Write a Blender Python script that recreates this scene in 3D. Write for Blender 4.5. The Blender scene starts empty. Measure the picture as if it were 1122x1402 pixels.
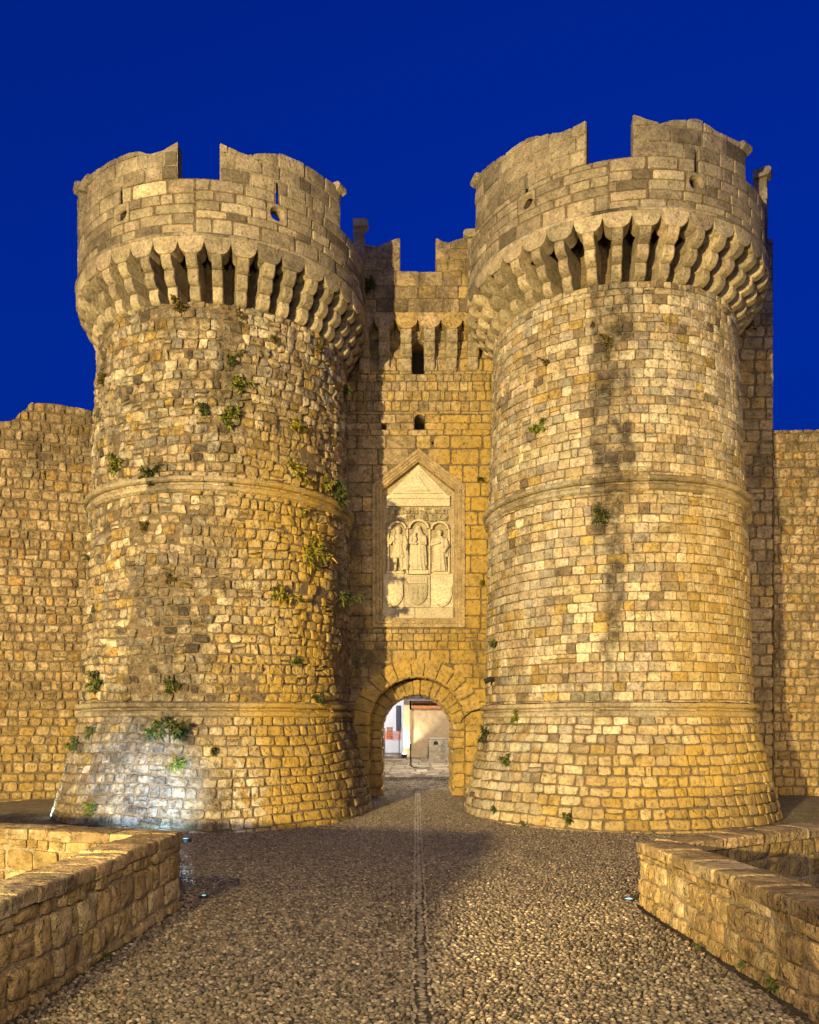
import bpy, bmesh, math, random
import numpy as np
from mathutils import Vector, Matrix

rng = np.random.default_rng(11)
random.seed(11)
scene = bpy.context.scene
COL = scene.collection
PI = math.pi
R = math.radians

# ------------------------------------------------------------------ camera, sky, exposure
EYE = 2.4
F = 1122.0; PX0 = 561.0; PY0 = 995.0
cam_data = bpy.data.cameras.new('camera')
cam = bpy.data.objects.new('camera', cam_data); COL.objects.link(cam)
cam.location = (0, 0, EYE); cam.rotation_euler = (R(90), 0, 0)
cam_data.sensor_fit = 'HORIZONTAL'; cam_data.sensor_width = 36; cam_data.lens = 36
cam_data.shift_y = (PY0 - 701.0) / 1122.0
cam_data.clip_end = 2000; cam_data.clip_start = 0.1
scene.camera = cam

world = bpy.data.worlds.new('World'); scene.world = world; world.use_nodes = True
wn = world.node_tree; wn.nodes.clear()
wo = wn.nodes.new('ShaderNodeOutputWorld'); bg = wn.nodes.new('ShaderNodeBackground')
sky = wn.nodes.new('ShaderNodeTexSky'); sky.sky_type = 'NISHITA'; sky.sun_disc = False
sky.sun_elevation = R(-2.0); sky.sun_rotation = R(200); sky.ozone_density = 6.0; sky.air_density = 1.0; sky.dust_density = 0.2
hs = wn.nodes.new('ShaderNodeMix'); hs.data_type = 'RGBA'; hs.blend_type = 'MULTIPLY'
hs.inputs['Factor'].default_value = 1.0
hs.inputs[7].default_value = (0.01, 1.10, 2.25, 1)
wn.links.new(sky.outputs[0], hs.inputs[6]); wn.links.new(hs.outputs[2], bg.inputs[0])
bg.inputs[1].default_value = 1.0
wn.links.new(bg.outputs[0], wo.inputs[0])
scene.view_settings.view_transform = 'Standard'; scene.view_settings.look = 'None'
scene.view_settings.exposure = 0.0; scene.view_settings.gamma = 1.0
scene.cycles.use_denoising = True
scene.cycles.sample_clamp_indirect = 3.0
scene.cycles.use_adaptive_sampling = False
scene.cycles.max_bounces = 6

def spot(name, loc, target, watts, colour, size=100, blend=0.6, radius=0.3):
    d = bpy.data.lights.new(name, 'SPOT'); d.energy = watts; d.color = colour
    d.spot_size = R(size); d.spot_blend = blend; d.shadow_soft_size = radius
    o = bpy.data.objects.new(name, d); COL.objects.link(o); o.location = loc
    o.rotation_euler = (Vector(target) - Vector(loc)).to_track_quat('-Z', 'Y').to_euler()
    return o
GOLD = (1.0, 0.76, 0.32); AMBER = (1.0, 0.75, 0.31); WARM = (1.0, 0.80, 0.48)
# floodlight masts out of frame: a golden one far to the left, an amber one close on the right, plus an added soft fill behind
spot('unseen_flood', (-19.2, -19.5, 5.0), (-0.3, 27, 6.0), 200000, GOLD, 42, 0.5, 0.35)
spot('unseen_flood', (17.0, 6.0, 1.8), (10.0, 25.5, 6.0), 12500, AMBER, 54, 0.8, 0.3)
spot('unseen_flood', (1.5, -9.0, 7.0), (0.3, 24, 5.5), 8500, WARM, 64, 0.6, 1.2)  # unseen fill lamp added to warm the shadows
spot('street_lamp_light', (-5.2, -2.5, 7.0), (0.2, 13, 0), 5600, GOLD, 104, 0.8, 0.3)
spot('street_lamp_light', (5.4, -3.0, 6.5), (-3.0, 8, 0), 2600, GOLD, 70, 0.8, 0.25)

# ------------------------------------------------------------------ helpers
def hsh(ix, iy, iz, seed=0):
    n = (ix.astype(np.int64) * 374761393 + iy.astype(np.int64) * 668265263 + iz.astype(np.int64) * 1274126177 + seed * 974711) & 0xffffffff
    n = ((n ^ (n >> 13)) * 1274126177) & 0xffffffff
    n = (n ^ (n >> 16)) & 0xffffff
    return n / float(0xffffff)
def vnoise(x, y, z=None, seed=0):
    x = np.asarray(x, float); y = np.asarray(y, float)
    z = np.zeros_like(x) if z is None else np.asarray(z, float) + np.zeros_like(x)
    ix, iy, iz = np.floor(x), np.floor(y), np.floor(z)
    fx, fy, fz = x - ix, y - iy, z - iz
    fx, fy, fz = [f * f * (3 - 2 * f) for f in (fx, fy, fz)]
    r = 0
    for a in (0, 1):
        for b in (0, 1):
            for c in (0, 1):
                w = (fx if a else 1 - fx) * (fy if b else 1 - fy) * (fz if c else 1 - fz)
                r = r + w * hsh(ix + a, iy + b, iz + c, seed)
    return r * 2 - 1
def fbm(x, y, z=None, seed=0, o=3):
    s = 0; a = 0.6
    for k in range(o):
        s = s + a * vnoise(np.asarray(x) * 2 ** k, np.asarray(y) * 2 ** k, None if z is None else np.asarray(z) * 2 ** k, seed + k * 17); a *= .5
    return s
def sstep(a, b, x):
    t = np.clip((x - a) / (b - a), 0, 1); return t * t * (3 - 2 * t)

class Acc:
    """collects vertices and faces of ONE mesh"""
    def __init__(self): self.V = []; self.C = []; self.M = []; self.Fq = []; self.MI = []; self.n = 0
    def add(self, V, faces, col=(.4, .33, .22), mat=0, mask=None):
        V = np.asarray(V, float).reshape(-1, 3); N = len(V)
        c = np.asarray(col, float)
        if c.ndim == 1: c = np.tile(c[None, :3], (N, 1))
        m = np.zeros((N, 3)) if mask is None else np.asarray(mask, float).reshape(N, 3)
        self.V.append(V); self.C.append(c); self.M.append(m)
        if isinstance(faces, np.ndarray): faces = [faces]
        else:
            g = {}
            for f in faces: g.setdefault(len(f), []).append(f)
            faces = [np.array(v) for v in g.values()]
        for f in faces:
            if len(f): self.Fq.append(f + self.n); self.MI.append(np.full(len(f), mat))
        self.n += N
    def build(self, name, mats, parent=None, smooth=False):
        V = np.concatenate(self.V); C = np.concatenate(self.C); M = np.concatenate(self.M)
        if parent is not None: V = V - np.array(parent.location)
        me = bpy.data.meshes.new(name)
        me.vertices.add(len(V)); me.vertices.foreach_set('co', V.astype(np.float32).ravel())
        loops = np.concatenate([f.ravel() for f in self.Fq]).astype(np.int32)
        tot = np.concatenate([np.full(len(f), f.shape[1]) for f in self.Fq]).astype(np.int32)
        start = np.concatenate([[0], np.cumsum(tot)[:-1]]).astype(np.int32)
        me.loops.add(len(loops)); me.loops.foreach_set('vertex_index', loops)
        me.polygons.add(len(tot)); me.polygons.foreach_set('loop_start', start)
        me.polygons.foreach_set('material_index', np.concatenate(self.MI).astype(np.int32))
        me.polygons.foreach_set('use_smooth', np.full(len(tot), bool(smooth)))
        a = me.attributes.new('stone', 'FLOAT_COLOR', 'POINT')
        a.data.foreach_set('color', np.concatenate([C, np.ones((len(C), 1))], 1).astype(np.float32).ravel())
        b = me.attributes.new('mask', 'FLOAT_VECTOR', 'POINT')
        b.data.foreach_set('vector', M.astype(np.float32).ravel())
        me.update(calc_edges=True); me.validate()
        for m in (mats if isinstance(mats, (list, tuple)) else [mats]): me.materials.append(m)
        o = bpy.data.objects.new(name, me); COL.objects.link(o)
        if parent is not None: o.parent = parent
        return o

def tag(o, label=None, cat=None, group=None, kind=None):
    if label: o['label'] = label
    if cat: o['category'] = cat
    if group: o['group'] = group
    if kind: o['kind'] = kind
    return o
def thing(name, label, cat, loc=(0, 0, 0), group=None):
    o = bpy.data.objects.new(name, None); o.empty_display_size = .3; COL.objects.link(o)
    o.location = loc
    return tag(o, label, cat, group)

BOXF = [(0, 3, 2, 1), (4, 5, 6, 7), (0, 1, 5, 4), (1, 2, 6, 5), (2, 3, 7, 6), (3, 0, 4, 7)]
def add_box(a, x0, x1, y0, y1, z0, z1, col=(.4, .33, .22), mat=0):
    a.add([(x0, y0, z0), (x1, y0, z0), (x1, y1, z0), (x0, y1, z0), (x0, y0, z1), (x1, y0, z1), (x1, y1, z1), (x0, y1, z1)], BOXF, col, mat)
def add_tube(a, pts, r, n=8, col=(.1, .1, .1), mat=0):
    pts = [Vector(p) for p in pts]; V = []; Fc = []
    rr = r if isinstance(r, (list, tuple)) else [r] * len(pts)
    for i, p in enumerate(pts):
        t = (pts[min(i + 1, len(pts) - 1)] - pts[max(i - 1, 0)]).normalized()
        u = t.cross(Vector((0, 0, 1)))
        if u.length < 1e-3: u = t.cross(Vector((0, 1, 0)))
        u.normalize(); w = t.cross(u)
        for k in range(n):
            b = 2 * PI * k / n; V.append(p + (u * math.cos(b) + w * math.sin(b)) * rr[i])
    for i in range(len(pts) - 1):
        for k in range(n): Fc.append((i * n + k, i * n + (k + 1) % n, (i + 1) * n + (k + 1) % n, (i + 1) * n + k))
    Fc.append(tuple(range(n - 1, -1, -1))); Fc.append(tuple((len(pts) - 1) * n + k for k in range(n)))
    a.add([tuple(v) for v in V], Fc, col, mat)
def add_lathe(a, c, prof, n=24, col=(.4, .3, .2), mat=0):
    V = []; Fc = []
    for r, z in prof:
        for k in range(n): V.append((c[0] + r * math.cos(2 * PI * k / n), c[1] + r * math.sin(2 * PI * k / n), c[2] + z))
    for i in range(len(prof) - 1):
        for k in range(n): Fc.append((i * n + k, i * n + (k + 1) % n, (i + 1) * n + (k + 1) % n, (i + 1) * n + k))
    Fc.append(tuple(range(n - 1, -1, -1))); Fc.append(tuple((len(prof) - 1) * n + k for k in range(n)))
    a.add(V, Fc, col, mat)
def add_prism(a, pts, y0, y1, col, mat=0):
    """outline in x,z (anticlockwise seen from the camera) pushed from y0 (front) to y1"""
    n = len(pts)
    V = [(x, y0, z) for x, z in pts] + [(x, y1, z) for x, z in pts]
    Fc = [tuple(range(n)), tuple(range(2 * n - 1, n - 1, -1))] + [(i, i + n, (i + 1) % n + n, (i + 1) % n) for i in range(n)]
    a.add(V, Fc, col, mat)

# ------------------------------------------------------------------ materials
def mat_new(name):
    m = bpy.data.materials.new(name); m.use_nodes = True
    return m, m.node_tree, m.node_tree.nodes['Principled BSDF']
def mixc(t, a, b, f, mode='MIX'):
    n = t.nodes.new('ShaderNodeMix'); n.data_type = 'RGBA'; n.blend_type = mode
    for s, v in ((n.inputs['Factor'], f), (n.inputs[6], a), (n.inputs[7], b)):
        if hasattr(v, 'is_output') or isinstance(v, bpy.types.NodeSocket): t.links.new(v, s)
        else: s.default_value = v if not isinstance(v, tuple) or len(v) == 4 else (*v, 1)
    return n.outputs[2]
def noise_n(t, vec, scale, detail=4, rough=.6, lo=.35, hi=.65, olo=0., ohi=1.):
    n = t.nodes.new('ShaderNodeTexNoise'); n.inputs['Scale'].default_value = scale
    n.inputs['Detail'].default_value = detail; n.inputs['Roughness'].default_value = rough
    t.links.new(vec, n.inputs['Vector'])
    r = t.nodes.new('ShaderNodeMapRange'); r.inputs['From Min'].default_value = lo; r.inputs['From Max'].default_value = hi
    r.inputs['To Min'].default_value = olo; r.inputs['To Max'].default_value = ohi
    t.links.new(n.outputs['Fac'], r.inputs['Value'])
    return r.outputs[0]
def math_n(t, op, a, b):
    n = t.nodes.new('ShaderNodeMath'); n.operation = op; n.use_clamp = False
    for s, v in ((n.inputs[0], a), (n.inputs[1], b)):
        if isinstance(v, bpy.types.NodeSocket): t.links.new(v, s)
        else: s.default_value = v
    return n.outputs[0]
def stone_mat(name, bump=.6, mott=.35, rough=.88, fine=28., pit=9.):
    m, t, b = mat_new(name)
    geo = t.nodes.new('ShaderNodeNewGeometry'); vec = geo.outputs['Position']
    at = t.nodes.new('ShaderNodeAttribute'); at.attribute_name = 'stone'
    mk = t.nodes.new('ShaderNodeAttribute'); mk.attribute_name = 'mask'
    sp = t.nodes.new('ShaderNodeSeparateXYZ'); t.links.new(mk.outputs['Vector'], sp.inputs[0])
    c = at.outputs['Color']
    v1 = noise_n(t, vec, 3.1, 5, .65, .3, .7, 1 - mott, 1 + mott * .8)
    v2 = noise_n(t, vec, fine * .55, 5, .7, .3, .7, .62, 1.36)
    v = math_n(t, 'MULTIPLY', v1, v2)
    comb = t.nodes.new('ShaderNodeCombineColor')
    for i in range(3): t.links.new(v, comb.inputs[i])
    c = mixc(t, c, comb.outputs[0], 1.0, 'MULTIPLY')
    # ochre stain with painted lamp glow, white efflorescence and paling, black lichen, dark patches
    oc = math_n(t, 'MULTIPLY', sp.outputs[1], noise_n(t, vec, 1.7, 4, .6, .35, .6, .65, 1.))
    c = mixc(t, c, (.46, .30, .06), oc)
    wh = math_n(t, 'MULTIPLY', sp.outputs[2], noise_n(t, vec, 4.5, 4, .65, .42, .58))
    c = mixc(t, c, (.60, .56, .48), wh)
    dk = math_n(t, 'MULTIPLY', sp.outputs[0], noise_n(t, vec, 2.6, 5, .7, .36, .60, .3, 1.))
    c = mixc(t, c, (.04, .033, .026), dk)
    speck = noise_n(t, vec, pit, 5, .75, .56, .68)
    c = mixc(t, c, (.09, .072, .05), math_n(t, 'MULTIPLY', speck, .72))
    t.links.new(c, b.inputs['Base Color'])
    b.inputs['Roughness'].default_value = rough; b.inputs['Specular IOR Level'].default_value = .25
    n1 = noise_n(t, vec, fine, 5, .65, 0, 1); n2 = noise_n(t, vec, pit, 4, .6, .5, .75, 0, -1.2)
    h = math_n(t, 'ADD', n1, n2)
    bp = t.nodes.new('ShaderNodeBump'); bp.inputs['Strength'].default_value = bump; bp.inputs['Distance'].default_value = .055
    t.links.new(h, bp.inputs['Height']); t.links.new(bp.outputs[0], b.inputs['Normal'])
    return m
M_STONE = stone_mat('tower_stone', .8, .42)
M_RUBBLE = stone_mat('rubble_stone', 1.0, .55, .92, 24., 8.)
M_SMOOTH = stone_mat('dressed_stone', .6, .38, .85, 34., 12.)
M_RELIEF = stone_mat('carved_marble', .25, .16, .7, 40., 18.)
def plain(name, col, rough=.6, metal=0., nscale=None, amt=.2):
    m, t, b = mat_new(name)
    b.inputs['Roughness'].default_value = rough; b.inputs['Metallic'].default_value = metal
    geo = t.nodes.new('ShaderNodeNewGeometry')
    v = noise_n(t, geo.outputs['Position'], nscale or 6., 4, .6, .3, .7, 1 - amt, 1 + amt)
    comb = t.nodes.new('ShaderNodeCombineColor')
    for i in range(3): t.links.new(v, comb.inputs[i])
    t.links.new(mixc(t, (*col, 1), comb.outputs[0], 1.0, 'MULTIPLY'), b.inputs['Base Color'])
    return m
def emit(name, col, strength):
    m, t, b = mat_new(name)
    b.inputs['Base Color'].default_value = (*col, 1)
    b.inputs['Emission Color'].default_value = (*col, 1); b.inputs['Emission Strength'].default_value = strength
    return m
M_MORTAR = stone_mat('mortar', .8, .3, .95)
M_BLACK = plain('black_rubber', (.012, .012, .012), .6)
M_METAL = plain('dark_metal', (.05, .05, .055), .45, .7)
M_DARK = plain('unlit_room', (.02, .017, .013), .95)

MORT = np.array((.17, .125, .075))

# ------------------------------------------------------------------ stones
def layout(u0, u1, z0, z1, ch=(.26, .36), w=(.25, .6), holes=(), breaks=(), split=.08, stagger=True):
    zs = [z0]; brk = sorted([b for b in breaks if z0 + .05 < b < z1 - .05] + [z1])
    for b in brk:
        while b - zs[-1] > ch[1] * 1.25: zs.append(zs[-1] + rng.uniform(*ch))
        rem = b - zs[-1]
        if rem > ch[1]: zs.append(zs[-1] + rem / 2)
        zs.append(b)
    out = []
    for za, zb in zip(zs[:-1], zs[1:]):
        zm = (za + zb) / 2
        iv = [(u0, u1)]
        for hf in holes:
            r = hf(zm)
            if r is None: continue
            nv = []
            for a, b in iv:
                if r[1] <= a or r[0] >= b: nv.append((a, b)); continue
                if r[0] > a + .02: nv.append((a, r[0]))
                if r[1] < b - .02: nv.append((r[1], b))
            iv = nv
        for a, b in iv:
            u = a; first = True
            while u < b - 1e-6:
                ww = rng.uniform(*w) * (rng.uniform(.5, 1) if first and stagger else 1)
                if rng.random() < .15: ww *= .62
                first = False
                e = u + ww
                if b - e < w[0] * .6: e = b
                if rng.random() < split and e - u > .3:
                    q = za + (zb - za) * rng.uniform(.4, .6)
                    out.append((u, e, za, q)); out.append((u, e, q, zb))
                else: out.append((u, e, za, zb))
                u = e
    return np.array(out)

def stones(acc, rects, mapf, palette, gap=.02, proud=.02, power=6., rough=.008, off=.012, n=7, jit=.015, sink=.05,
           mask=None, zclip=None, wave=None, mat=0, drop=0.0, ero=0.0):
    if len(rects) == 0: return
    rects = np.asarray(rects)
    if drop: rects = rects[rng.random(len(rects)) > drop]
    if zclip is not None:
        top = zclip((rects[:, 0] + rects[:, 1]) / 2)
        rects = rects[rects[:, 2] < top - .06]
    S = len(rects)
    pos = {7: [-1, -.9, -.62, 0, .62, .9, 1], 8: [-1, -.93, -.74, -.28, .28, .74, .93, 1],
           11: [-1, -.95, -.82, -.58, -.3, 0, .3, .58, .82, .95, 1]}[n]
    s, t = np.meshgrid(pos, pos, indexing='ij'); s = s.ravel(); t = t.ravel()
    m = np.maximum(abs(s), abs(t))
    pw = power * rng.uniform(.7, 1.4, S)[:, None]
    q = (abs(s)[None] ** pw + abs(t)[None] ** pw + 1e-9) ** (1 / pw)
    k = np.where(m[None] > 0, m[None] / q, 1)
    cu = (rects[:, 0] + rects[:, 1])[:, None] / 2; hu = (rects[:, 1] - rects[:, 0])[:, None] / 2
    cv = (rects[:, 2] + rects[:, 3])[:, None] / 2; hv = (rects[:, 3] - rects[:, 2])[:, None] / 2
    g = gap * rng.uniform(.5, 1.5, S)[:, None] / 2
    sk = s[None] * k; tk = t[None] * k
    U = cu + sk * np.maximum(hu - g, .01); Vv = cv + tk * np.maximum(hv - g, .01)
    for a in (-1, 1):
        for b in (-1, 1):
            wgt = (1 + a * sk) * (1 + b * tk) / 4
            U = U + wgt * rng.uniform(-jit, jit, S)[:, None]; Vv = Vv + wgt * rng.uniform(-jit, jit, S)[:, None]
    U = U + vnoise(U * 7, Vv * 7, seed=3) * jit * .6; Vv = Vv + vnoise(U * 7, Vv * 7, seed=9) * jit * .6
    prof = np.interp(m, [0, .3, .62, .75, .9, .95, 1], [1, .98, .86, .72, .35, .15, 0])
    D = proud * rng.uniform(.5, 1.5, S)[:, None] * prof[None] + rng.uniform(-off, off, S)[:, None]
    D = D + sk * rng.uniform(-off, off, S)[:, None] * .7 + tk * rng.uniform(-off, off, S)[:, None] * .7
    D = D + rough * fbm(U * 5, Vv * 5, seed=5) * (m[None] < .99)
    if ero: D = D - ero * sstep(.1, .7, fbm(U * .8, Vv * .8, seed=77)) * rng.uniform(0, 1.6, S)[:, None]
    D = np.where(m[None] > .99, np.minimum(D - .01, -.002) - sink, D)
    if wave is not None: Vv = Vv + wave(U, Vv)
    if zclip is not None: Vv = np.minimum(Vv, zclip(U) - .0)
    P = mapf(U, Vv, D)
    c = palette(rects)
    C = np.repeat(c[:, None, :], n * n, 1)
    mk = None if mask is None else mask(U, Vv).reshape(-1, 3)
    idx = np.arange(n * n).reshape(n, n)
    q4 = np.stack([idx[:-1, :-1], idx[1:, :-1], idx[1:, 1:], idx[:-1, 1:]], -1).reshape(-1, 4)
    Fq = (np.arange(S)[:, None, None] * n * n + q4[None]).reshape(-1, 4)
    acc.add(P.reshape(-1, 3), Fq, C.reshape(-1, 3), mat, mk)

def pal(cols, weights, var=.14, hue=.05):
    cols = np.array(cols, float); w = np.array(weights, float); w /= w.sum()
    def f(rects):
        n = len(rects); i = rng.choice(len(cols), n, p=w)
        c = cols[i] * np.exp(rng.normal(0, var, n))[:, None] * np.exp(rng.normal(0, hue * .35, (n, 3)))
        return np.clip(c, .02, .75)
    return f
TAN = (.40, .31, .185); PALE = (.52, .435, .30); GREY = (.31, .265, .20); OCH = (.38, .265, .095); BRN = (.20, .15, .095); DRK = (.12, .095, .07)
P_RIGHT = pal([TAN, PALE, GREY, OCH, BRN], [5, 3.0, 1.6, .9, .7], .14, .04)
P_LEFT = pal([TAN, PALE, GREY, OCH, BRN, DRK], [5, 2.2, 2.4, 1.0, .8, .2], .13, .05)
P_WALL = pal([(.37, .27, .145), (.42, .32, .19), (.30, .22, .12), (.36, .235, .09)], [5, 2, 2, 1], .12, .04)
P_GATE = pal([(.38, .29, .17), (.34, .26, .155), (.42, .30, .13), (.28, .215, .13)], [4, 2, 2, 1], .12, .04)
P_CROWN = pal([(.35, .285, .19), (.30, .245, .17), (.40, .33, .225), (.19, .155, .11)], [5, 3, 2, 1.2], .16, .03)
P_LOW_DIM = pal([(.26, .19, .10), (.21, .155, .085), (.31, .235, .14), (.15, .11, .065)], [4, 3, 1.4, 1], .17, .05)  # wall-back copy of the low-wall stones, darkened against the flood lamp
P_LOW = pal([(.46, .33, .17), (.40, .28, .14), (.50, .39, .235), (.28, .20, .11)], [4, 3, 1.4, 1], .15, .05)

def plane_map(p0, p1, y_sign=-1):
    """wall from p0 to p1 (x,y); u along it, d towards the left-hand normal pointing to the camera"""
    p0 = np.array(p0, float); p1 = np.array(p1, float); t = (p1 - p0) / np.linalg.norm(p1 - p0)
    nrm = np.array((t[1], -t[0]))
    def f(U, V, D):
        return np.stack([p0[0] + t[0] * U + nrm[0] * D, p0[1] + t[1] * U + nrm[1] * D, V], -1)
    return f
def grid_surface(acc, us, zs, mapf, d, col, mat, hole=lambda u, z: False, flip=False):
    us = np.asarray(us); zs = np.asarray(zs)
    U, Z = np.meshgrid(us, zs, indexing='ij'); P = mapf(U, Z, np.full_like(U, d))
    n = len(zs); Fc = []
    for i in range(len(us) - 1):
        for j in range(n - 1):
            if hole((us[i] + us[i + 1]) / 2, (zs[j] + zs[j + 1]) / 2): continue
            q = (i * n + j, (i + 1) * n + j, (i + 1) * n + j + 1, i * n + j + 1)
            Fc.append(q[::-1] if flip else q)
    acc.add(P.reshape(-1, 3), Fc, col, mat)

# ------------------------------------------------------------------ ground and paving
GY = [-40, 0, 11.0, 13, 16, 18.5, 21, 23, 25, 27.5, 30, 36, 44, 70]
GZ = [0, 0, 0, -.07, -.2, -.28, -.31, -.27, -.14, 0.0, .08, .22, .78, .80]
def gz(y): return np.interp(y, GY, GZ)
a = Acc()
a.add([(-900, -900, -4.0), (900, -900, -4.0), (900, 900, -4.0), (-900, 900, -4.0)], [(0, 1, 2, 3)], (.12, .09, .05))
ground = a.build('ground', M_RUBBLE); tag(ground, kind='structure')
SL_L, SL_R = 3.0, 1.95
def xl(y): return -3.35 if y < 11.15 else max(-3.35 - (y - 11.15) * SL_L, -60)
def xr(y): return 3.4 if y < 11.3 else min(3.4 + (y - 11.3) * SL_R, 60)
a = Acc(); ys = [-14, -8, -4, 0, 4, 8, 11.15, 11.3] + list(np.arange(11.8, 35, .6)) + [36, 40, 45, 50, 60, 70]
V = []; Fc = []
for i, y in enumerate(ys):
    for k in range(9):
        f = k / 8; V.append((xl(y) * (1 - f) + xr(y) * f, y, float(gz(y)) - .012))
for i in range(len(ys) - 1):
    for k in range(8): Fc.append((i * 9 + k, i * 9 + k + 1, (i + 1) * 9 + k + 1, (i + 1) * 9 + k))
a.add(V, Fc, (.085, .07, .05))
M_BED = stone_mat('paving_bed', .8, .35, .9, 60., 20.)
plaza = a.build('road', M_BED); tag(plaza, kind='structure')

a = Acc()   # gravel terraces at the foot of the curtain walls
for x0, x1 in ((-17, -6.5), (8.2, 19)):
    yy = np.linspace(15.5, 29, 28); xx = np.linspace(x0, x1, 22); X, Y = np.meshgrid(xx, yy, indexing='ij')
    Z = gz(Y) + .03 + .035 * fbm(X * .9, Y * .9, seed=140)
    kk = np.array([[(xl(y) + .5 < x < xr(y) - .5) for y in yy] for x in xx]); Z = np.where(kk, Z, -.06 + gz(Y) - .3)
    n = len(yy)
    a.add(np.stack([X, Y, Z], -1).reshape(-1, 3), [(i * n + j, (i + 1) * n + j, (i + 1) * n + j + 1, i * n + j + 1) for i in range(21) for j in range(n - 1) if kk[i, j] and kk[i + 1, j] and kk[i, j + 1] and kk[i + 1, j + 1] and abs(xx[i]) > 7], (.27, .215, .135))
te = a.build('gravel_ground', M_BED, smooth=True); tag(te, kind='structure')

def pebbles():
    a = Acc(); P = []
    cy, cx = .030, .062
    ys = np.arange(4.6, 29.6, cy)
    for y in ys:
        if y < 11.0: xa, xb = -3.08 - .0495 * (11 - y) + .10, 3.12 + .052 * (11.1 - y) - .16
        else:
            hw = 0.40 * y + .6 if y < 21 else max(1.9, 7 - (y - 21) * 1.1); xa, xb = -hw + .12, hw + .12
        n = int((xb - xa) / cx)
        x = np.linspace(xa, xb, n) + rng.uniform(-.5, .5) * cx
        P.append(np.stack([x, np.full(n, y)], 1))
    P = np.concatenate(P); n = len(P)
    P = P + rng.uniform(-.5, .5, (n, 2)) * np.array((cx, cy)) * .7
    # drop pebbles under tower skirts and inside the gutter line
    keep = np.ones(n, bool)
    for c in (LT, RT): keep &= np.hypot(P[:, 0] - c[0], P[:, 1] - c[1]) > 4.45
    keep &= ~((P[:, 1] > 26.8) & (abs(P[:, 0] - .27) > 1.75))
    gx = .10 + (P[:, 1] - 6) * .008
    keep &= abs(P[:, 0] - gx) > .100
    P = P[keep]; n = len(P)
    ang = fbm(P[:, 0] * .45, P[:, 1] * .45, seed=21) * 1.15 + rng.normal(0, .24, n)
    la = rng.uniform(.021, .036, n); lb = rng.uniform(.0075, .012, n); h = rng.uniform(.010, .024, n)
    cols = np.array([(.165, .128, .085), (.09, .069, .046), (.29, .232, .16), (.036, .029, .021), (.15, .102, .058)])
    c = cols[rng.choice(5, n, p=[.38, .26, .14, .12, .10])] * np.exp(rng.normal(0, .2, n))[:, None]
    # gutter: two lines of kerb pebbles laid end to end, a row of flat stones between
    gy = np.arange(5, 29, .085); G = []
    for dx, L, Bw in ((-.078, .042, .022), (.078, .042, .022), (0, .040, .046)):
        for y in gy:
            G.append((.10 + (y - 6) * .008 + .02 * math.sin(y * .9) * 0 + dx + rng.normal(0, .012), y + rng.normal(0, .012), PI / 2 + rng.normal(0, .08), L * rng.uniform(.85, 1.1), Bw * rng.uniform(.8, 1.1), .015 if dx else .012))
    G = np.array(G)
    P = np.concatenate([P, G[:, :2]]); ang = np.concatenate([ang, G[:, 2]])
    la = np.concatenate([la, G[:, 3]]); lb = np.concatenate([lb, G[:, 4]]); h = np.concatenate([h, G[:, 5]])
    cg = np.array((.25, .205, .145)) * np.exp(rng.normal(0, .22, len(G)))[:, None]; cg[2 * len(gy):] *= .8
    c = np.concatenate([c, cg]); n = len(P)
    nk = 7; th = np.arange(nk) * 2 * PI / nk
    rings = [(1.0, -.35), (.86, .55), (.45, .95)]
    lx = np.concatenate([np.cos(th) * r for r, z in rings] + [[0]]); ly = np.concatenate([np.sin(th) * r for r, z in rings] + [[0]])
    lz = np.concatenate([np.full(nk, z) for r, z in rings] + [[1.05]])
    k = len(lx); wob = rng.uniform(.85, 1.15, (n, k))
    X = lx[None] * la[:, None] * wob; Y = ly[None] * lb[:, None] * wob
    tx = rng.normal(0, .16, n)[:, None]; ty = rng.normal(0, .12, n)[:, None]
    Z = lz[None] * h[:, None] + tx * X + ty * Y
    ca, sa = np.cos(ang)[:, None], np.sin(ang)[:, None]
    WX = P[:, :1] + X * ca - Y * sa; WY = P[:, 1:] + X * sa + Y * ca
    und = fbm(P[:, 0] * .8, P[:, 1] * .8, seed=4)[:, None] * .012
    WZ = gz(P[:, 1])[:, None] + Z + und - .004
    Fq = []; Ft = []
    for i in range(2):
        for j in range(nk): Fq.append((i * nk + j, i * nk + (j + 1) % nk, (i + 1) * nk + (j + 1) % nk, (i + 1) * nk + j))
    for j in range(nk): Ft.append((2 * nk + j, 2 * nk + (j + 1) % nk, 3 * nk))
    o = (np.arange(n) * k)[:, None, None]
    fq = (o + np.array(Fq)[None]).reshape(-1, 4); ft = (o + np.array(Ft)[None]).reshape(-1, 3)
    a.add(np.stack([WX, WY, WZ], -1).reshape(-1, 3), fq, np.repeat(c[:, None], k, 1).reshape(-1, 3))
    a.Fq.append(ft); a.MI.append(np.zeros(len(ft), int))
    m = stone_mat('pebble', .25, .2, .5, 70., 30.)
    m.node_tree.nodes['Principled BSDF'].inputs['Specular IOR Level'].default_value = .5
    o = a.build('pebble_pavement', m, smooth=True); tag(o, kind='structure')

# ------------------------------------------------------------------ towers
DIST = 26.2
LT = (-DIST * math.sin(R(12.9)), DIST * math.cos(R(12.9)))
RT = (DIST * math.sin(R(14.0)), DIST * math.cos(R(14.0)))

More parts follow.
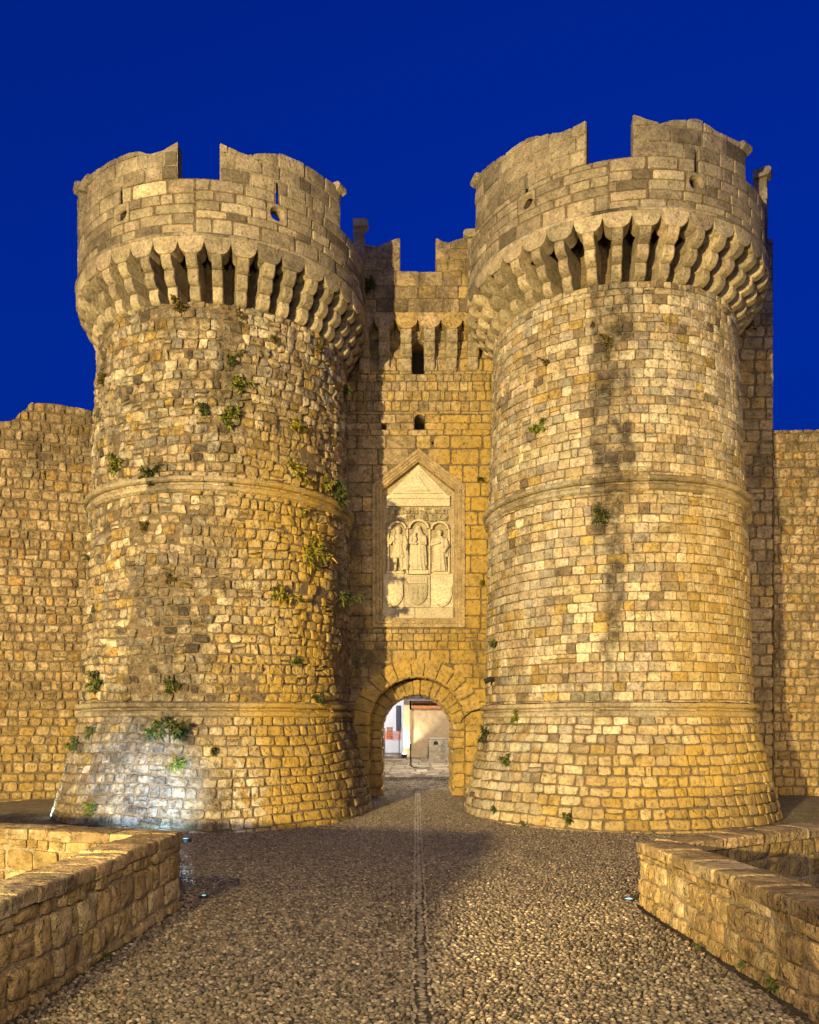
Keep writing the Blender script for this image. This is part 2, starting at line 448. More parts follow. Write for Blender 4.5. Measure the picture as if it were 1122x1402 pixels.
def tower_map(c, rad, lean=0.0):
    L = math.hypot(*c); f = np.array((-c[0] / L, -c[1] / L)); r = np.array((-f[1], f[0]))   # f towards the camera, r to the right in view
    if r[0] < 0: r = -r
    def m(U, V, D):
        ph = np.asarray(U) / 4.0; rr = rad(np.asarray(V)) + D
        s, k = np.sin(ph), np.cos(ph)
        return np.stack([c[0] + lean * (np.asarray(V) - 5.5) + rr * (f[0] * k + r[0] * s), c[1] + rr * (f[1] * k + r[1] * s), np.asarray(V) + 0 * ph], -1)
    return m
def ray_cyl(px, py, c, rad):
    """pixel -> (angle, z) on the near side of a cylinder of that radius"""
    dx = (px - PX0) / F; dz = (PY0 - py) / F
    A = dx * dx + 1; B = -2 * (dx * c[0] + c[1]); Cc = c[0] ** 2 + c[1] ** 2 - rad ** 2
    disc = max(B * B - 4 * A * Cc, 0); y = (-B - math.sqrt(disc)) / (2 * A)
    p = np.array((dx * y - c[0], y - c[1]))
    L = math.hypot(*c); f = np.array((-c[0] / L, -c[1] / L)); r = np.array((-f[1], f[0]))
    if r[0] < 0: r = -r
    return math.atan2(p @ r, p @ f), EYE + dz * y

def ring_revolve(acc, mapf, prof, u0, u1, seg, palette, z0):
    """moulding made of curved blocks; prof = (d, z) list"""
    u = u0
    while u < u1:
        e = min(u + rng.uniform(*seg), u1); us = np.linspace(u + .005, e - .005, 7)
        oz = rng.normal(0, .006); od = rng.normal(0, .006)
        pr = np.array(prof); n = len(pr)
        U, K = np.meshgrid(us, np.arange(n), indexing='ij')
        er = fbm(U * 4, K * .7, seed=31) * .016
        P = mapf(U, z0 + pr[K, 1] + oz, pr[K, 0] + od + er * (pr[K, 0] > 0))
        Fc = [(i * n + j, (i + 1) * n + j, (i + 1) * n + j + 1, i * n + j + 1) for i in range(6) for j in range(n - 1)]
        Fc += [tuple(range(n - 1, -1, -1)), tuple(6 * n + j for j in range(n))]
        acc.add(P.reshape(-1, 3), Fc, palette(np.zeros((1, 4)))[0], 0, MASK(U, z0 + pr[K, 1]) if MASK else None)
        u = e
MASK = None

def corbel_mesh(name, proj, height, width, steps=3):
    a = Acc(); w = width / 2
    for i in range(steps):
        x0 = proj * i / steps; x1 = proj * (i + 1) / steps; z0 = height * i / steps; z1 = height * (i + 1) / steps - .006
        prof = [(-.6, z0), (x0 * .92, z0)]
        for k in range(1, 8):
            t = k / 7 * PI / 2
            prof.append((x0 * .92 + (x1 * 1.04 - x0 * .92) * math.sin(t), z0 + (z1 - z0) * .72 * (1 - math.cos(t))))
        prof += [(x1 * 1.04, z1 - .02), (x1 * 1.02, z1), (-.6, z1)]
        n = len(prof); V = []
        ww = w * (1 + .02 * i) * rng.uniform(.97, 1.03)
        for y, ins in ((-ww, .025), (-ww + .028, 0), (ww - .028, 0), (ww, .025)):
            for (x, z) in prof:
                V.append((x - (ins if x > 0 else 0), y, z + (ins * .4 if z < z0 + .05 else 0)))
        V = np.array(V); V[:, 0] += fbm(V[:, 1] * 6, V[:, 2] * 6, seed=i) * .012
        Fc = [(s * n + j, s * n + (j + 1) % n, (s + 1) * n + (j + 1) % n, (s + 1) * n + j) for s in range(3) for j in range(n)]
        Fc += [tuple(range(n - 1, -1, -1)), tuple(3 * n + j for j in range(n))]
        a.add(V, Fc, P_CROWN(np.zeros((1, 4)))[0] * 1.02)
    return a

def hole_block(acc, mapf, uc, zc, half, rad, col):
    n = 32; th = (np.arange(n) + .5) * 2 * PI / n
    sq = np.stack([np.cos(th), np.sin(th)], 1); sq = sq / np.max(abs(sq), axis=1, keepdims=True) * half
    V = []; rings = [(sq, -.05), (sq * .97, .01), (np.stack([np.cos(th), np.sin(th)], 1) * rad * 1.45, .016),
                     (np.stack([np.cos(th), np.sin(th)], 1) * rad * 1.15, -.05), (np.stack([np.cos(th), np.sin(th)], 1) * rad, -.10), (np.stack([np.cos(th), np.sin(th)], 1) * rad * 1.55, -.37)]
    for p, d in rings: V.append(mapf(uc + p[:, 0], zc + p[:, 1], np.full(n, d)))
    Fc = [(i * n + j, i * n + (j + 1) % n, (i + 1) * n + (j + 1) % n, (i + 1) * n + j) for i in range(len(rings) - 1) for j in range(n)]
    acc.add(np.concatenate(V), Fc, col)

def make_tower(name, label, c, spec):
    global MASK
    zg = -.75
    base = thing(name, label, 'tower', (c[0], c[1], 0))
    rad = lambda z: np.interp(z, spec['rz'], spec['rr'])
    lean = spec['lean']; mp = tower_map(c, rad, lean); cc = (c[0] + lean * 9.5, c[1]); UM = 4.0 * R(122)
    MASK = spec['mask']
    wave = lambda U, V: spec['wave'] * vnoise(U * .45, V * .6, seed=61)
    base['kind'] = 'thing'; zr1, zr2, zc = spec['ring1'], spec['ring2'], spec['corbel_z']
    us = np.linspace(-4 * PI, 4 * PI, 97)
    for pn, za, zb, st in (('battered_base', zg, zr1, spec['st_low']), ('lower_shaft', zr1, zr2, spec['st']), ('upper_shaft', zr2, zc + .03, spec['st'])):
        a = Acc()
        rc = layout(-UM, UM, za, zb, st['ch'], st['w'], split=st['split'])
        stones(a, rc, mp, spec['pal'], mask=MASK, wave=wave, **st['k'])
        grid_surface(a, us, np.linspace(za, zb, 9), mp, -.035, MORT, 1)
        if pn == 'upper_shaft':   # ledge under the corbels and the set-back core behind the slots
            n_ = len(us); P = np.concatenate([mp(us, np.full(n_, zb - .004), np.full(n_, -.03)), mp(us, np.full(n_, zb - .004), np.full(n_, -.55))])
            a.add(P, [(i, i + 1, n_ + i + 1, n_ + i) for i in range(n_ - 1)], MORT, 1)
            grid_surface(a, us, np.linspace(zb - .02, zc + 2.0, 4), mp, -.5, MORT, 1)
        a.build(pn, [spec['mat'], M_MORTAR], base)
    # the two cordons
    prof = [(-.05, -.24), (.02, -.24), (.05, -.22), (.10, -.19), (.12, -.135), (.10, -.08), (.04, -.055), (.0, -.03), (.02, .005), (.12, .015), (.17, .05), (.185, .095), (.165, .14), (.10, .165), (-.05, .19)]
    for z in (zr1, zr2):
        a = Acc(); ring_revolve(a, mp, prof, -UM, UM, (.5, 1.0), P_CROWN, z); a.build('cordon', M_SMOOTH, base)
    # machicolation: corbels, scalloped lobes, parapet, merlons
    RC = spec['rc']; N = spec['n']; rb = float(rad(zc + .5)); hgt = spec['lobe_z'] - zc + .05
    mc = tower_map(cc, lambda z: RC + 0 * z)
    L = math.hypot(*c); f0 = math.atan2(-cc[1], -cc[0])
    bay = 2 * PI / N; ph0 = spec['ph0']
    vis = [k for k in range(N) if abs(((ph0 + k * bay + PI) % (2 * PI)) - PI) < R(118)]
    protos = []
    for v in range(3):
        a = corbel_mesh('corbel', RC - rb - .02, hgt, .265 + .012 * v); protos.append(a)
    meshes = []
    for i, k in enumerate(vis):
        ph = ((ph0 + k * bay + PI) % (2 * PI)) - PI
        if i < 3:
            o = protos[i].build('corbel', M_SMOOTH); meshes.append(o.data)
        else:
            src = random.choice(meshes); o = bpy.data.objects.new('corbel', src); COL.objects.link(o)
        o.parent = base
        an = f0 + ph + random.gauss(0, .004); rr = rb + random.gauss(0, .012)
        o.location = (cc[0] - c[0] + rr * math.cos(an), rr * math.sin(an), zc + random.gauss(0, .015)); o.rotation_euler = (0, 0, an + random.gauss(0, .015))
        o.scale = (1, random.uniform(.92, 1.08), 1)
    bw = bay * RC  # bay width along the outer face, in metres
    a = Acc(); zl = spec['lobe_z']; zt = spec['lobe_top']; hb = bw / 2
    for k in range(N):
        ph = ph0 + k * bay; x = np.linspace(-1, 1, 15); col = P_CROWN(np.zeros((1, 4)))[0] * 1.05
        xx = np.clip((abs(x) - .30) / .70, 0, 1); zlow = zl + .30 * (1 - np.sqrt(np.clip(1 - (xx * .995) ** 2, 0, 1)))
        U = (ph + x * (bay / 2 - .0008)) * 4.0; e = rng.normal(0, .006)
        pr = [(zt + 0 * x, -.5 + 0 * x), (zt + 0 * x, .045 + e + 0 * x), (zlow + .02, .05 + e + 0 * x), (zlow, .035 + e + 0 * x), (zlow, -.5 + 0 * x)]
        P = np.stack([mc(U, z, d) for z, d in pr], 1).reshape(-1, 3)
        Fc = [(i * 5 + j, (i + 1) * 5 + j, (i + 1) * 5 + (j + 1) % 5, i * 5 + (j + 1) % 5) for i in range(14) for j in range(5)]
        a.add(P, [q[::-1] for q in Fc] + [(0, 1, 2, 3, 4), tuple(14 * 5 + j for j in (4, 3, 2, 1, 0))], col)
    # cornice fillet above the lobes
    ring_revolve(a, mc, [(-.06, zt - .004), (.06, zt - .003), (.075, zt + .03), (.06, zt + .07), (.02, zt + .11), (-.06, zt + .13)], -4 * PI, 4 * PI, (.6, 1.1), P_CROWN, 0)
    a.build('scalloped_course', M_SMOOTH, base)
    # parapet with arrow loops
    a = Acc(); z0 = zt; z1 = spec['crenel_z']; T = .36
    loops = [ray_cyl(px, py, cc, RC) for px, py in spec['loops']]
    hb_ = .26; holes = []; brk = []; slits = []
    sl_top = [ray_cyl(px, py, cc, RC)[1] for px, py in spec['slit_tops']]
    for ph, z in loops:
        u = ph * 4; zs1 = z1
        holes.append(lambda zm, u=u, z=z: (u - hb_, u + hb_) if abs(zm - z) < hb_ else None)
        holes.append(lambda zm, u=u, z=z, zs1=zs1: (u - .04, u + .04) if z + hb_ - .01 < zm < zs1 else None)
        slits.append((u, z, zs1)); brk += [z - hb_, z + hb_]
    # breaks that nearly coincide would make sliver courses
    brk = sorted(brk); brk = [b for i, b in enumerate(brk) if i == 0 or b - brk[i - 1] > .004]
    rc = []
    mid = (slits[0][0] + slits[1][0]) / 2
    for ua, ub, sl in ((-UM, mid, 0), (mid, UM, 1)):
        u, z, zs1 = slits[sl]
        rc.append(layout(ua, ub, z0 + .05, z1, (.36, .46), (.4, 1.0), holes=[holes[2 * sl], holes[2 * sl + 1]], breaks=[z - hb_, z + hb_], split=0))
    rc = np.concatenate(rc)
    cm = spec['cmask']
    stones(a, rc, mc, P_CROWN, gap=.012, proud=.008, power=16, rough=.012, off=.009, n=7, jit=.008, sink=.04, mask=cm)
    zb = sorted(set([z0, z1] + [v for u, z, zs1 in slits for v in (z - .21, z + .21, zs1)]))
    ub = sorted(set(list(np.linspace(-4 * PI, 4 * PI, 97)) + [v for u, z, zs1 in slits for v in (u - .21, u - .15, u - .035, u + .035, u + .15, u + .21)]))
    def isH(u, z): return any((abs(u - s[0]) < .209 and abs(z - s[1]) < .209) or (abs(u - s[0]) < .034 and s[1] < z < s[2]) for s in slits)
    grid_surface(a, ub, zb, mc, -.02, MORT, 1, isH); grid_surface(a, ub, zb, mc, -T, MORT, 1, lambda u, z: isH(u, z) or any(abs(u - s[0]) < .149 and s[1] < z < s[2] for s in slits), True)
    for u, z, zs1 in slits:
        for uu, ui, sg in ((u - .035, u - .15, 1), (u + .035, u + .15, -1)):
            P = mc(np.array([uu, ui, ui, uu]), np.array([z + .21, z + .21, zs1, zs1]), np.array([-.02, -T, -T, -.02])); a.add(P, [(0, 1, 2, 3) if sg > 0 else (3, 2, 1, 0)], MORT, 1)
        hole_block(a, mc, u, z, hb_ - .004, .135, (.31, .25, .165))
    U = np.array(ub); zz = np.full(len(U), z1)
    P = np.concatenate([mc(U, zz, np.full(len(U), .0)), mc(U, zz, np.full(len(U), -T))]); n = len(U)
    a.add(P, [(i, i + 1, n + i + 1, n + i) for i in range(n - 1) if not any(abs((ub[i] + ub[i + 1]) / 2 - s_[0]) < .149 for s_ in slits)], (.33, .27, .18), 0)
    a.build('parapet', [M_SMOOTH, M_MORTAR], base)
    # platform that closes the machicolation gap
    a = Acc(); th = np.linspace(0, 2 * PI, 64, endpoint=False)
    a.add([(cc[0] + (RC - .4) * math.cos(t), c[1] + (RC - .4) * math.sin(t), zt + .35) for t in th], [tuple(range(64))], (.1, .08, .06)); a.build('platform', M_MORTAR, base)
    for pts, knob in spec['merlons']:
        pl = [(ph * 4, z) for ph, z in pts]; pl.sort()
        pu = np.array([p[0] for p in pl]); pz = np.array([p[1] for p in pl])
        top = lambda U: np.interp(U, pu, pz) + .02 * vnoise(np.asarray(U) * 3, np.asarray(U) * 0, seed=8)
        a = Acc()
        msl = [(s_[0], t_) for s_, t_ in zip(slits, sl_top) if pu[0] < s_[0] < pu[-1]]
        rc = layout(pu[0], pu[-1], z1, pz.max() + .1, (.34, .42), (.35, .9), split=0, holes=[(lambda zm, u=u_, t=t_: (u - .04, u + .04) if zm < t + .1 else None) for u_, t_ in msl])
        stones(a, rc, mc, P_CROWN, gap=.012, proud=.008, power=16, rough=.014, off=.009, n=7, jit=.008, sink=.04, mask=cm, zclip=top)
        us = np.unique(np.concatenate([np.linspace(pu[0], pu[-1], 25), pu] + [np.array([u_ - .15, u_ - .035, u_ + .035, u_ + .15]) for u_, t_ in msl])); n = len(us)
        tz = top(us) - .012; t2 = top(us) - .06
        rows = [mc(us, np.full(n, z1 + .001), np.full(n, -.02)), mc(us, tz, np.full(n, -.02)), mc(us, t2, np.full(n, -T)), mc(us, np.full(n, z1 + .001), np.full(n, -T))]
        P = np.stack(rows, 1).reshape(-1, 3)
        inS = [any(abs((us[i] + us[i + 1]) / 2 - u_) < .034 for u_, t_ in msl) for i in range(n - 1)]; inB = [any(abs((us[i] + us[i + 1]) / 2 - u_) < .149 for u_, t_ in msl) for i in range(n - 1)]
        Fc = [(i * 4 + j, (i + 1) * 4 + j, (i + 1) * 4 + (j + 1) % 4, i * 4 + (j + 1) % 4) for i in range(n - 1) for j in range(3) if not ((inS[i] and j == 0) or (inB[i] and j == 2))]
        for i in range(n - 1):
            if not inB[i]: continue
            q4 = lambda us_, zs_, ds_: a.add(mc(np.array(us_), np.array(zs_), np.array(ds_)), [(0, 1, 2, 3)], (.34, .28, .19), 0)
            t_ = min(msl[0][1], float(tz[i]) - .1); ua, ub_ = us[i], us[i + 1]
            q4([ua, ub_, ub_, ua], [t_, t_, t2[i + 1], t2[i]], [-T] * 4)
            if inS[i]:
                q4([ua, ub_, ub_, ua], [t_, t_, tz[i + 1], tz[i]], [-.02] * 4)
                q4([ua, ub_, ub_ + .115, ua - .115], [t_] * 4, [-.02, -.02, -T, -T])
                for uf, uk in ((ua, ua - .115), (ub_, ub_ + .115)): q4([uf, uk, uk, uf], [z1, z1, t_, t_], [-.02, -T, -T, -.02])
        Fc += [(3, 2, 1, 0), tuple((n - 1) * 4 + j for j in range(4))]
        a.add(P, Fc, (.34, .28, .19), 0, cm(np.repeat(us, 4), np.tile([z1, 99, 99, z1], n)) if cm else None)
        if knob:   # rolled cap stone at the outer end of the swallowtail
            ue = pu[0] if knob < 0 else pu[-1]; s = 1 if knob < 0 else -1
            uu = np.linspace(ue - s * .10, ue + s * .22, 5); zk = float(top(ue)) - .06
            pr = [(.13 * math.cos(t) - .0, .12 * math.sin(t)) for t in np.linspace(-PI / 2, PI / 2, 7)]
            pr = [(-T, -.12)] + pr + [(-T, .12)]; n2 = len(pr)
            Pk = np.concatenate([mc(np.full(n2, u), np.array([zk + z for d, z in pr]), np.array([d for d, z in pr])) for u in uu])
            Fk = [(i * n2 + j, (i + 1) * n2 + j, (i + 1) * n2 + (j + 1) % n2, i * n2 + (j + 1) % n2) for i in range(4) for j in range(n2)]
            Fk += [tuple(range(n2)), tuple(4 * n2 + j for j in range(n2 - 1, -1, -1))]
            a.add(Pk, Fk, (.35, .29, .2))
        a.build('merlon', M_SMOOTH, base)
    MASK = None
    return base, mp

def blob(U, V, u0, v0, su, sv): return np.exp(-((U - u0) / su) ** 2 - ((V - v0) / sv) ** 2)
def mask_left(U, V):
    w = .35 * vnoise(V * .8, V * 0, seed=41)
    oc = sstep(-.6, 1.6, U + w) * sstep(12.5, 8, V) * sstep(4.8, 3.2, U) * 1.0  # ochre stain plus the sodium lamps' yellow painted on the right half
    oc = np.maximum(oc, .55 * sstep(2.6, 1.5, V) * sstep(-1.8, .5, U))
    dk = sstep(.05, .6, fbm(U * .5, V * .2, seed=43)) * .8
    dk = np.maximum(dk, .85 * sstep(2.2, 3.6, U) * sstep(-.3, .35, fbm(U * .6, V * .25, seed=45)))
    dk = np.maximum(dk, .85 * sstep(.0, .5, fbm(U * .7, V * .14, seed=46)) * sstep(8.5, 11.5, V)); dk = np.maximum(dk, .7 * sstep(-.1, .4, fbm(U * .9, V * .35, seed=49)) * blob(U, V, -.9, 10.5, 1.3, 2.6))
    wh = blob(U, V, .45, .4, .5, 1.2) * 1.6 + .8 * blob(U, V, -1.6, .6, .9, 1.0) + .6 * sstep(0.4, .9, fbm(U * .5, V * .3, seed=48)) + .5 * blob(U, V, 1.2, 5.8, .8, 1.6)
    return np.stack([np.clip(dk, 0, .9), np.clip(oc, 0, 1), np.clip(wh, 0, .9)], -1)
def mask_right(U, V):
    w = .13 * vnoise(V * .7, V * 0, seed=51) + .07 * vnoise(V * 2.7, V * 0, seed=52)
    x = U + .05 + w
    streak = (3.0 * np.exp(-(x / .19) ** 2) + 1.3 * np.exp(-((x + .42) / .12) ** 2) * sstep(6, 9, V) + 1.1 * np.exp(-((x - .45) / .16) ** 2) * sstep(7.5, 10, V)) * sstep(3.2, 5.0, V) * (1.0 - .35 * sstep(8, 4, V)) + .6 * np.exp(-((x - .35) / .25) ** 2) * sstep(11, 12.4, V)
    streak = streak * (.25 + 1.0 * sstep(-.55, .25, vnoise(U * 2.2, V * 1.3, seed=57)))
    dk = streak + .25 * sstep(.45, .9, fbm(U * .5, V * .5, seed=53)) + .5 * blob(U, V, 3.9, 9, .5, 4)*sstep(-.2,.3,fbm(U,V*.4,seed=54))
    oc = .6 * sstep(.6, 2.6, U + w) * sstep(11.5, 6, V) + .65 * sstep(2.6, 1.2, V) * sstep(-2, .3, U) + .35 * sstep(.3, .8, fbm(U * .4, V * .4, seed=55))  # ochre stain plus the lamps' yellow put into the right side and base
    wh = .55 * sstep(.3, -2.5, U) * sstep(.0, .5, fbm(U * .7, V * .5, seed=56)) + .8 * blob(U, V, -3.3, .4, .5, .9)  # white deposits, plus the pale lamp tone painted on the left side
    return np.stack([np.clip(dk, 0, .95), np.clip(oc, 0, .9), np.clip(wh, 0, .9)], -1)
def mask_crown(U, V):
    dk = .7 * sstep(.05, .6, fbm(U * .55, V * .8, seed=71)) + .25
    return np.stack([np.clip(dk * .8, 0, .8), 0 * U, .25 * sstep(.2, .7, fbm(U, V, seed=73))], -1)

LEAN_L, LEAN_R = .015, -.009
def mer(c, rc, pts):
    cc = (c[0] + (LEAN_L if c[0] < 0 else LEAN_R) * 9.5, c[1])
    return [ray_cyl(px, py, cc, rc) for px, py in pts]
def rear(a0, a1, z, dip=.35): return [(R(a0), z), (R(a0 * .7 + a1 * .3), z - dip), (R((a0 + a1) / 2), z - dip * .5), (R(a0 * .3 + a1 * .7), z - dip), (R(a1), z)]
RCL, RCR = 4.30, 4.45
neat = dict(ch=(.225, .29), w=(.22, .56), split=.05, k=dict(gap=.013, proud=.014, power=10, rough=.018, off=.012, n=8, jit=.013, sink=.035))
rugged = dict(ch=(.225, .295), w=(.2, .46), split=.10, k=dict(gap=.018, proud=.030, power=5.5, rough=.045, off=.03, n=8, jit=.034, sink=.05, drop=.004, ero=.06))
lowst = dict(ch=(.24, .31), w=(.24, .54), split=.05, k=dict(gap=.022, proud=.028, power=6.5, rough=.024, off=.02, n=8, jit=.022, sink=.06))
left_tower, map_l = make_tower('round_tower', 'rugged round stone tower overgrown with many green tufts, its top lower than its twin', LT, dict(lean=LEAN_L,
    rz=[-.8, 2.88, 8.82, 14.0, 17], rr=[4.95, 4.03, 3.88, 3.70, 3.66], ring1=2.88, ring2=8.85, corbel_z=13.68, lobe_z=14.68, lobe_top=15.12,
    crenel_z=16.62, rc=RCL, n=40, ph0=R(-3), mask=mask_left, cmask=mask_crown, wave=.10, st=rugged, st_low=lowst, pal=P_LEFT, mat=M_RUBBLE,
    loops=[(166, 293), (380, 293)], slit_tops=[(166, 254), (380, 249)],
    merlons=[(mer(LT, RCL, [(243, 193), (222, 205), (205, 210), (185, 208), (165, 213), (140, 228), (119, 246)]), -1),
             (mer(LT, RCL, [(301, 195), (318, 203), (338, 212), (365, 210), (392, 212), (412, 222), (437, 238), (467, 258)]), 1),
             (rear(-116, -75, 17.95), 1), (rear(79, 116, 18.2), -1)]))
right_tower, map_r = make_tower('round_tower', 'neat coursed round stone tower with a black streak down its middle, the taller twin', RT, dict(lean=LEAN_R,
    rz=[-.8, 2.88, 8.82, 14.3, 17], rr=[4.85, 3.98, 3.85, 3.62, 3.58], ring1=2.88, ring2=8.85, corbel_z=14.25, lobe_z=15.22, lobe_top=15.62,
    crenel_z=17.02, rc=RCR, n=38, ph0=R(2), mask=mask_right, cmask=mask_crown, wave=.03, st=neat, st_low=lowst, pal=P_RIGHT, mat=M_STONE,
    loops=[(721, 277), (954, 250)], slit_tops=[(721, 234), (954, 205)],
    merlons=[(mer(RT, RCR, [(803, 165), (790, 172), (770, 181), (745, 184), (722, 190), (690, 212), (651, 245)]), -1),
             (mer(RT, RCR, [(867, 156), (885, 163), (907, 169), (930, 163), (957, 164), (985, 182), (1022, 202)]), 1),
             (rear(-116, -79, 17.85), 1), (rear(75, 116, 18.2), -1)]))
pebbles()

# ------------------------------------------------------------------ curtain walls and the keep behind
def wall_thing(name, label, cat, p0, p1, top, z0=-.6, thick=1.2, st=None, palette=P_WALL, mask=None, mat=None, part='wall_face'):
    L = math.hypot(p1[0] - p0[0], p1[1] - p0[1]); mp = plane_map(p0, p1)
    base = thing(name, label, cat, (p0[0], p0[1], 0)); base['kind'] = 'thing'
    a = Acc(); us = np.linspace(0, L, 41)
    zmax = float(np.max(top(us))) + .2
    rc = layout(0, L, z0, zmax, st['ch'], st['w'], split=st['split'])
    stones(a, rc, mp, palette, zclip=top, mask=mask, wave=lambda U, V: .05 * vnoise(U * .3, V * .5, seed=67), **st['k'])
    n = len(us); tz = top(us) - .02
    P = np.stack([mp(us, np.full(n, z0), np.full(n, -.035)), mp(us, tz, np.full(n, -.035)), mp(us, tz, np.full(n, -thick)), mp(us, np.full(n, z0), np.full(n, -thick))], 1).reshape(-1, 3)
    Fc = [(i * 4 + j, (i + 1) * 4 + j, (i + 1) * 4 + j + 1, i * 4 + j + 1) for i in range(n - 1) for j in range(3)] + [(3, 2, 1, 0), tuple((n - 1) * 4 + j for j in range(4))]
    a.add(P, Fc, MORT, 1)
    a.build(part, [mat or M_RUBBLE, M_MORTAR], base)
    return base, mp
pillow = dict(ch=(.27, .36), w=(.24, .52), split=.06, k=dict(gap=.026, proud=.032, power=5.0, rough=.025, off=.02, n=8, jit=.025, sink=.06))
def mask_wall(U, V):
    return np.stack([.75 * sstep(.1, .7, fbm(U * .5, V * .4, seed=81)) , .45 * sstep(6, 1, V) + .3 * sstep(.2, .7, fbm(U * .4, V * .4, seed=83)), 0 * U], -1)
# left curtain: u=0 at the far left
lw0 = (-19.0, 24.9); lw1 = (-7.2, 28.4)
def topL(u):
    x = lw0[0] + (lw1[0] - lw0[0]) * np.asarray(u) / 12.31; y = lw0[1] + (lw1[1] - lw0[1]) * np.asarray(u) / 12.31
    px = PX0 + x / y * F
    py = np.interp(px, [-60, 18, 30, 45, 75, 130, 200], [577, 577, 562, 550, 551, 563, 575])
    return EYE + (PY0 - py) / F * y
wall_thing('curtain_wall', 'rough curtain wall with a rounded broken top joining the lower tower', 'wall', lw0, lw1, topL, st=pillow, mask=mask_wall)
rw0 = (8.5, 27.9); rw1 = (22.0, 27.9)
wall_thing('curtain_wall', 'flat topped curtain wall of small rounded stones beside the taller tower', 'wall', (12.42, 27.95), rw1,
           lambda u: 12.52 + .03 * vnoise(np.asarray(u) * 2, np.asarray(u) * 0, seed=90), st=pillow, mask=mask_wall)
wall_thing('square_keep', 'tall square stone keep rising behind the taller round tower', 'tower', (5.0, 28.0), (12.44, 28.0),
           lambda u: 19.1 + .05 * vnoise(np.asarray(u) * 2, np.asarray(u) * 0, seed=91), thick=5.0,
           st=dict(ch=(.36, .44), w=(.36, .8), split=.04, k=dict(gap=.025, proud=.025, power=6, rough=.02, off=.018, n=7, jit=.018, sink=.05)), palette=P_GATE, mask=mask_wall, mat=M_STONE)

# ------------------------------------------------------------------ gate wall between the towers
GYF = 27.5
def gx(px, Y=GYF): return (px - PX0) / F * Y
def gzp(py, Y=GYF): return EYE + (PY0 - py) / F * Y
gate = thing('gate_wall', 'gate wall with a round archway between the two round towers', 'gatehouse', (.27, GYF, 0)); gate['kind'] = 'thing'
GM = plane_map((0, GYF), (1, GYF))
CX, CZ, RI, RO = .27, 2.45, 1.60, 2.24
NX0, NX1 = gx(510), gx(637); NZ0, NZ1, NZA = gzp(859), gzp(664), gzp(614)
def h_arch(z):
    if z < CZ: return (CX - RO + .3, CX + RO - .3)
    d = RO ** 2 - (z - CZ) ** 2
    if d <= .02: return None
    return (CX - math.sqrt(d) + .1, CX + math.sqrt(d) - .1)
def h_niche(z):
    if z < NZ0 + .03 or z > NZA - .1: return None
    if z < NZ1: return (NX0 + .05, NX1 - .05)
    f = (z - NZ1) / (NZA - NZ1); cx = (NX0 + NX1) / 2
    return (NX0 + (cx - NX0) * f + .05, NX1 - (NX1 - cx) * f - .05)
W1 = (gx(565), gx(582), gzp(512), gzp(466)); W2 = (gx(567.5), gx(581.5), gzp(588), gzp(567)); W3 = (gx(523.5), gx(529), gzp(588), gzp(579))
W4 = (gx(591), gx(594), gzp(608), gzp(604))
def h_rect(w): return lambda z: (w[0], w[1]) if w[2] <= z <= w[3] else None
def mask_gate(U, V):
    oc = 1.0 * sstep(.3, 1.7, U + .3 * vnoise(V, V * 0, seed=95)) * sstep(15.5, 11, V) + .9 * sstep(6.2, 4.0, V) * sstep(-2, 0, U) + .4 * sstep(.2, .7, fbm(U * .8, V * .8, seed=96))  # ochre patches, and the lamp's deep yellow painted on the right and below
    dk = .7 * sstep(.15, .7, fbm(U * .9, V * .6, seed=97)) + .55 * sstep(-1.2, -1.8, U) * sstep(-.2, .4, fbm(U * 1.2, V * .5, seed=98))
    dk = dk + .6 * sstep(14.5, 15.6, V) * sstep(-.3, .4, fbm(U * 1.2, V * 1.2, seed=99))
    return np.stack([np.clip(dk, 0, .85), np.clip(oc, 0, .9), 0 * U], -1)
GL, GR = -3.2, 3.6; GTOP = gzp(372, 27.0)
a = Acc()
fine = dict(gap=.016, proud=.012, power=9, rough=.014, off=.012, n=8, jit=.012, sink=.05)
HH = [h_arch, h_niche, h_rect(W1), h_rect(W2), h_rect(W3), h_rect(W4)]
for za, zb, chh, ww in ((-.3, NZ0 - .75, (.36, .5), (.5, 1.1)), (NZ0 - .75, NZ0 - .05, (.26, .33), (.22, .42)), (NZ0 - .05, NZA, (.42, .6), (.4, 1.2)),
                        (NZA, W2[3] + .1, (.36, .46), (.5, 1.1)), (W2[3] + .1, gzp(508), (.3, .36), (.22, .42)), (gzp(508), gzp(440), (.4, .5), (.3, .8))):
    rc = layout(GL, GR, za, zb, chh, ww, holes=HH, breaks=[W1[2], W1[3], W2[2], W2[3], W3[2], W3[3], NZ0], split=.03)
    stones(a, rc, GM, P_GATE, mask=mask_gate, **fine)
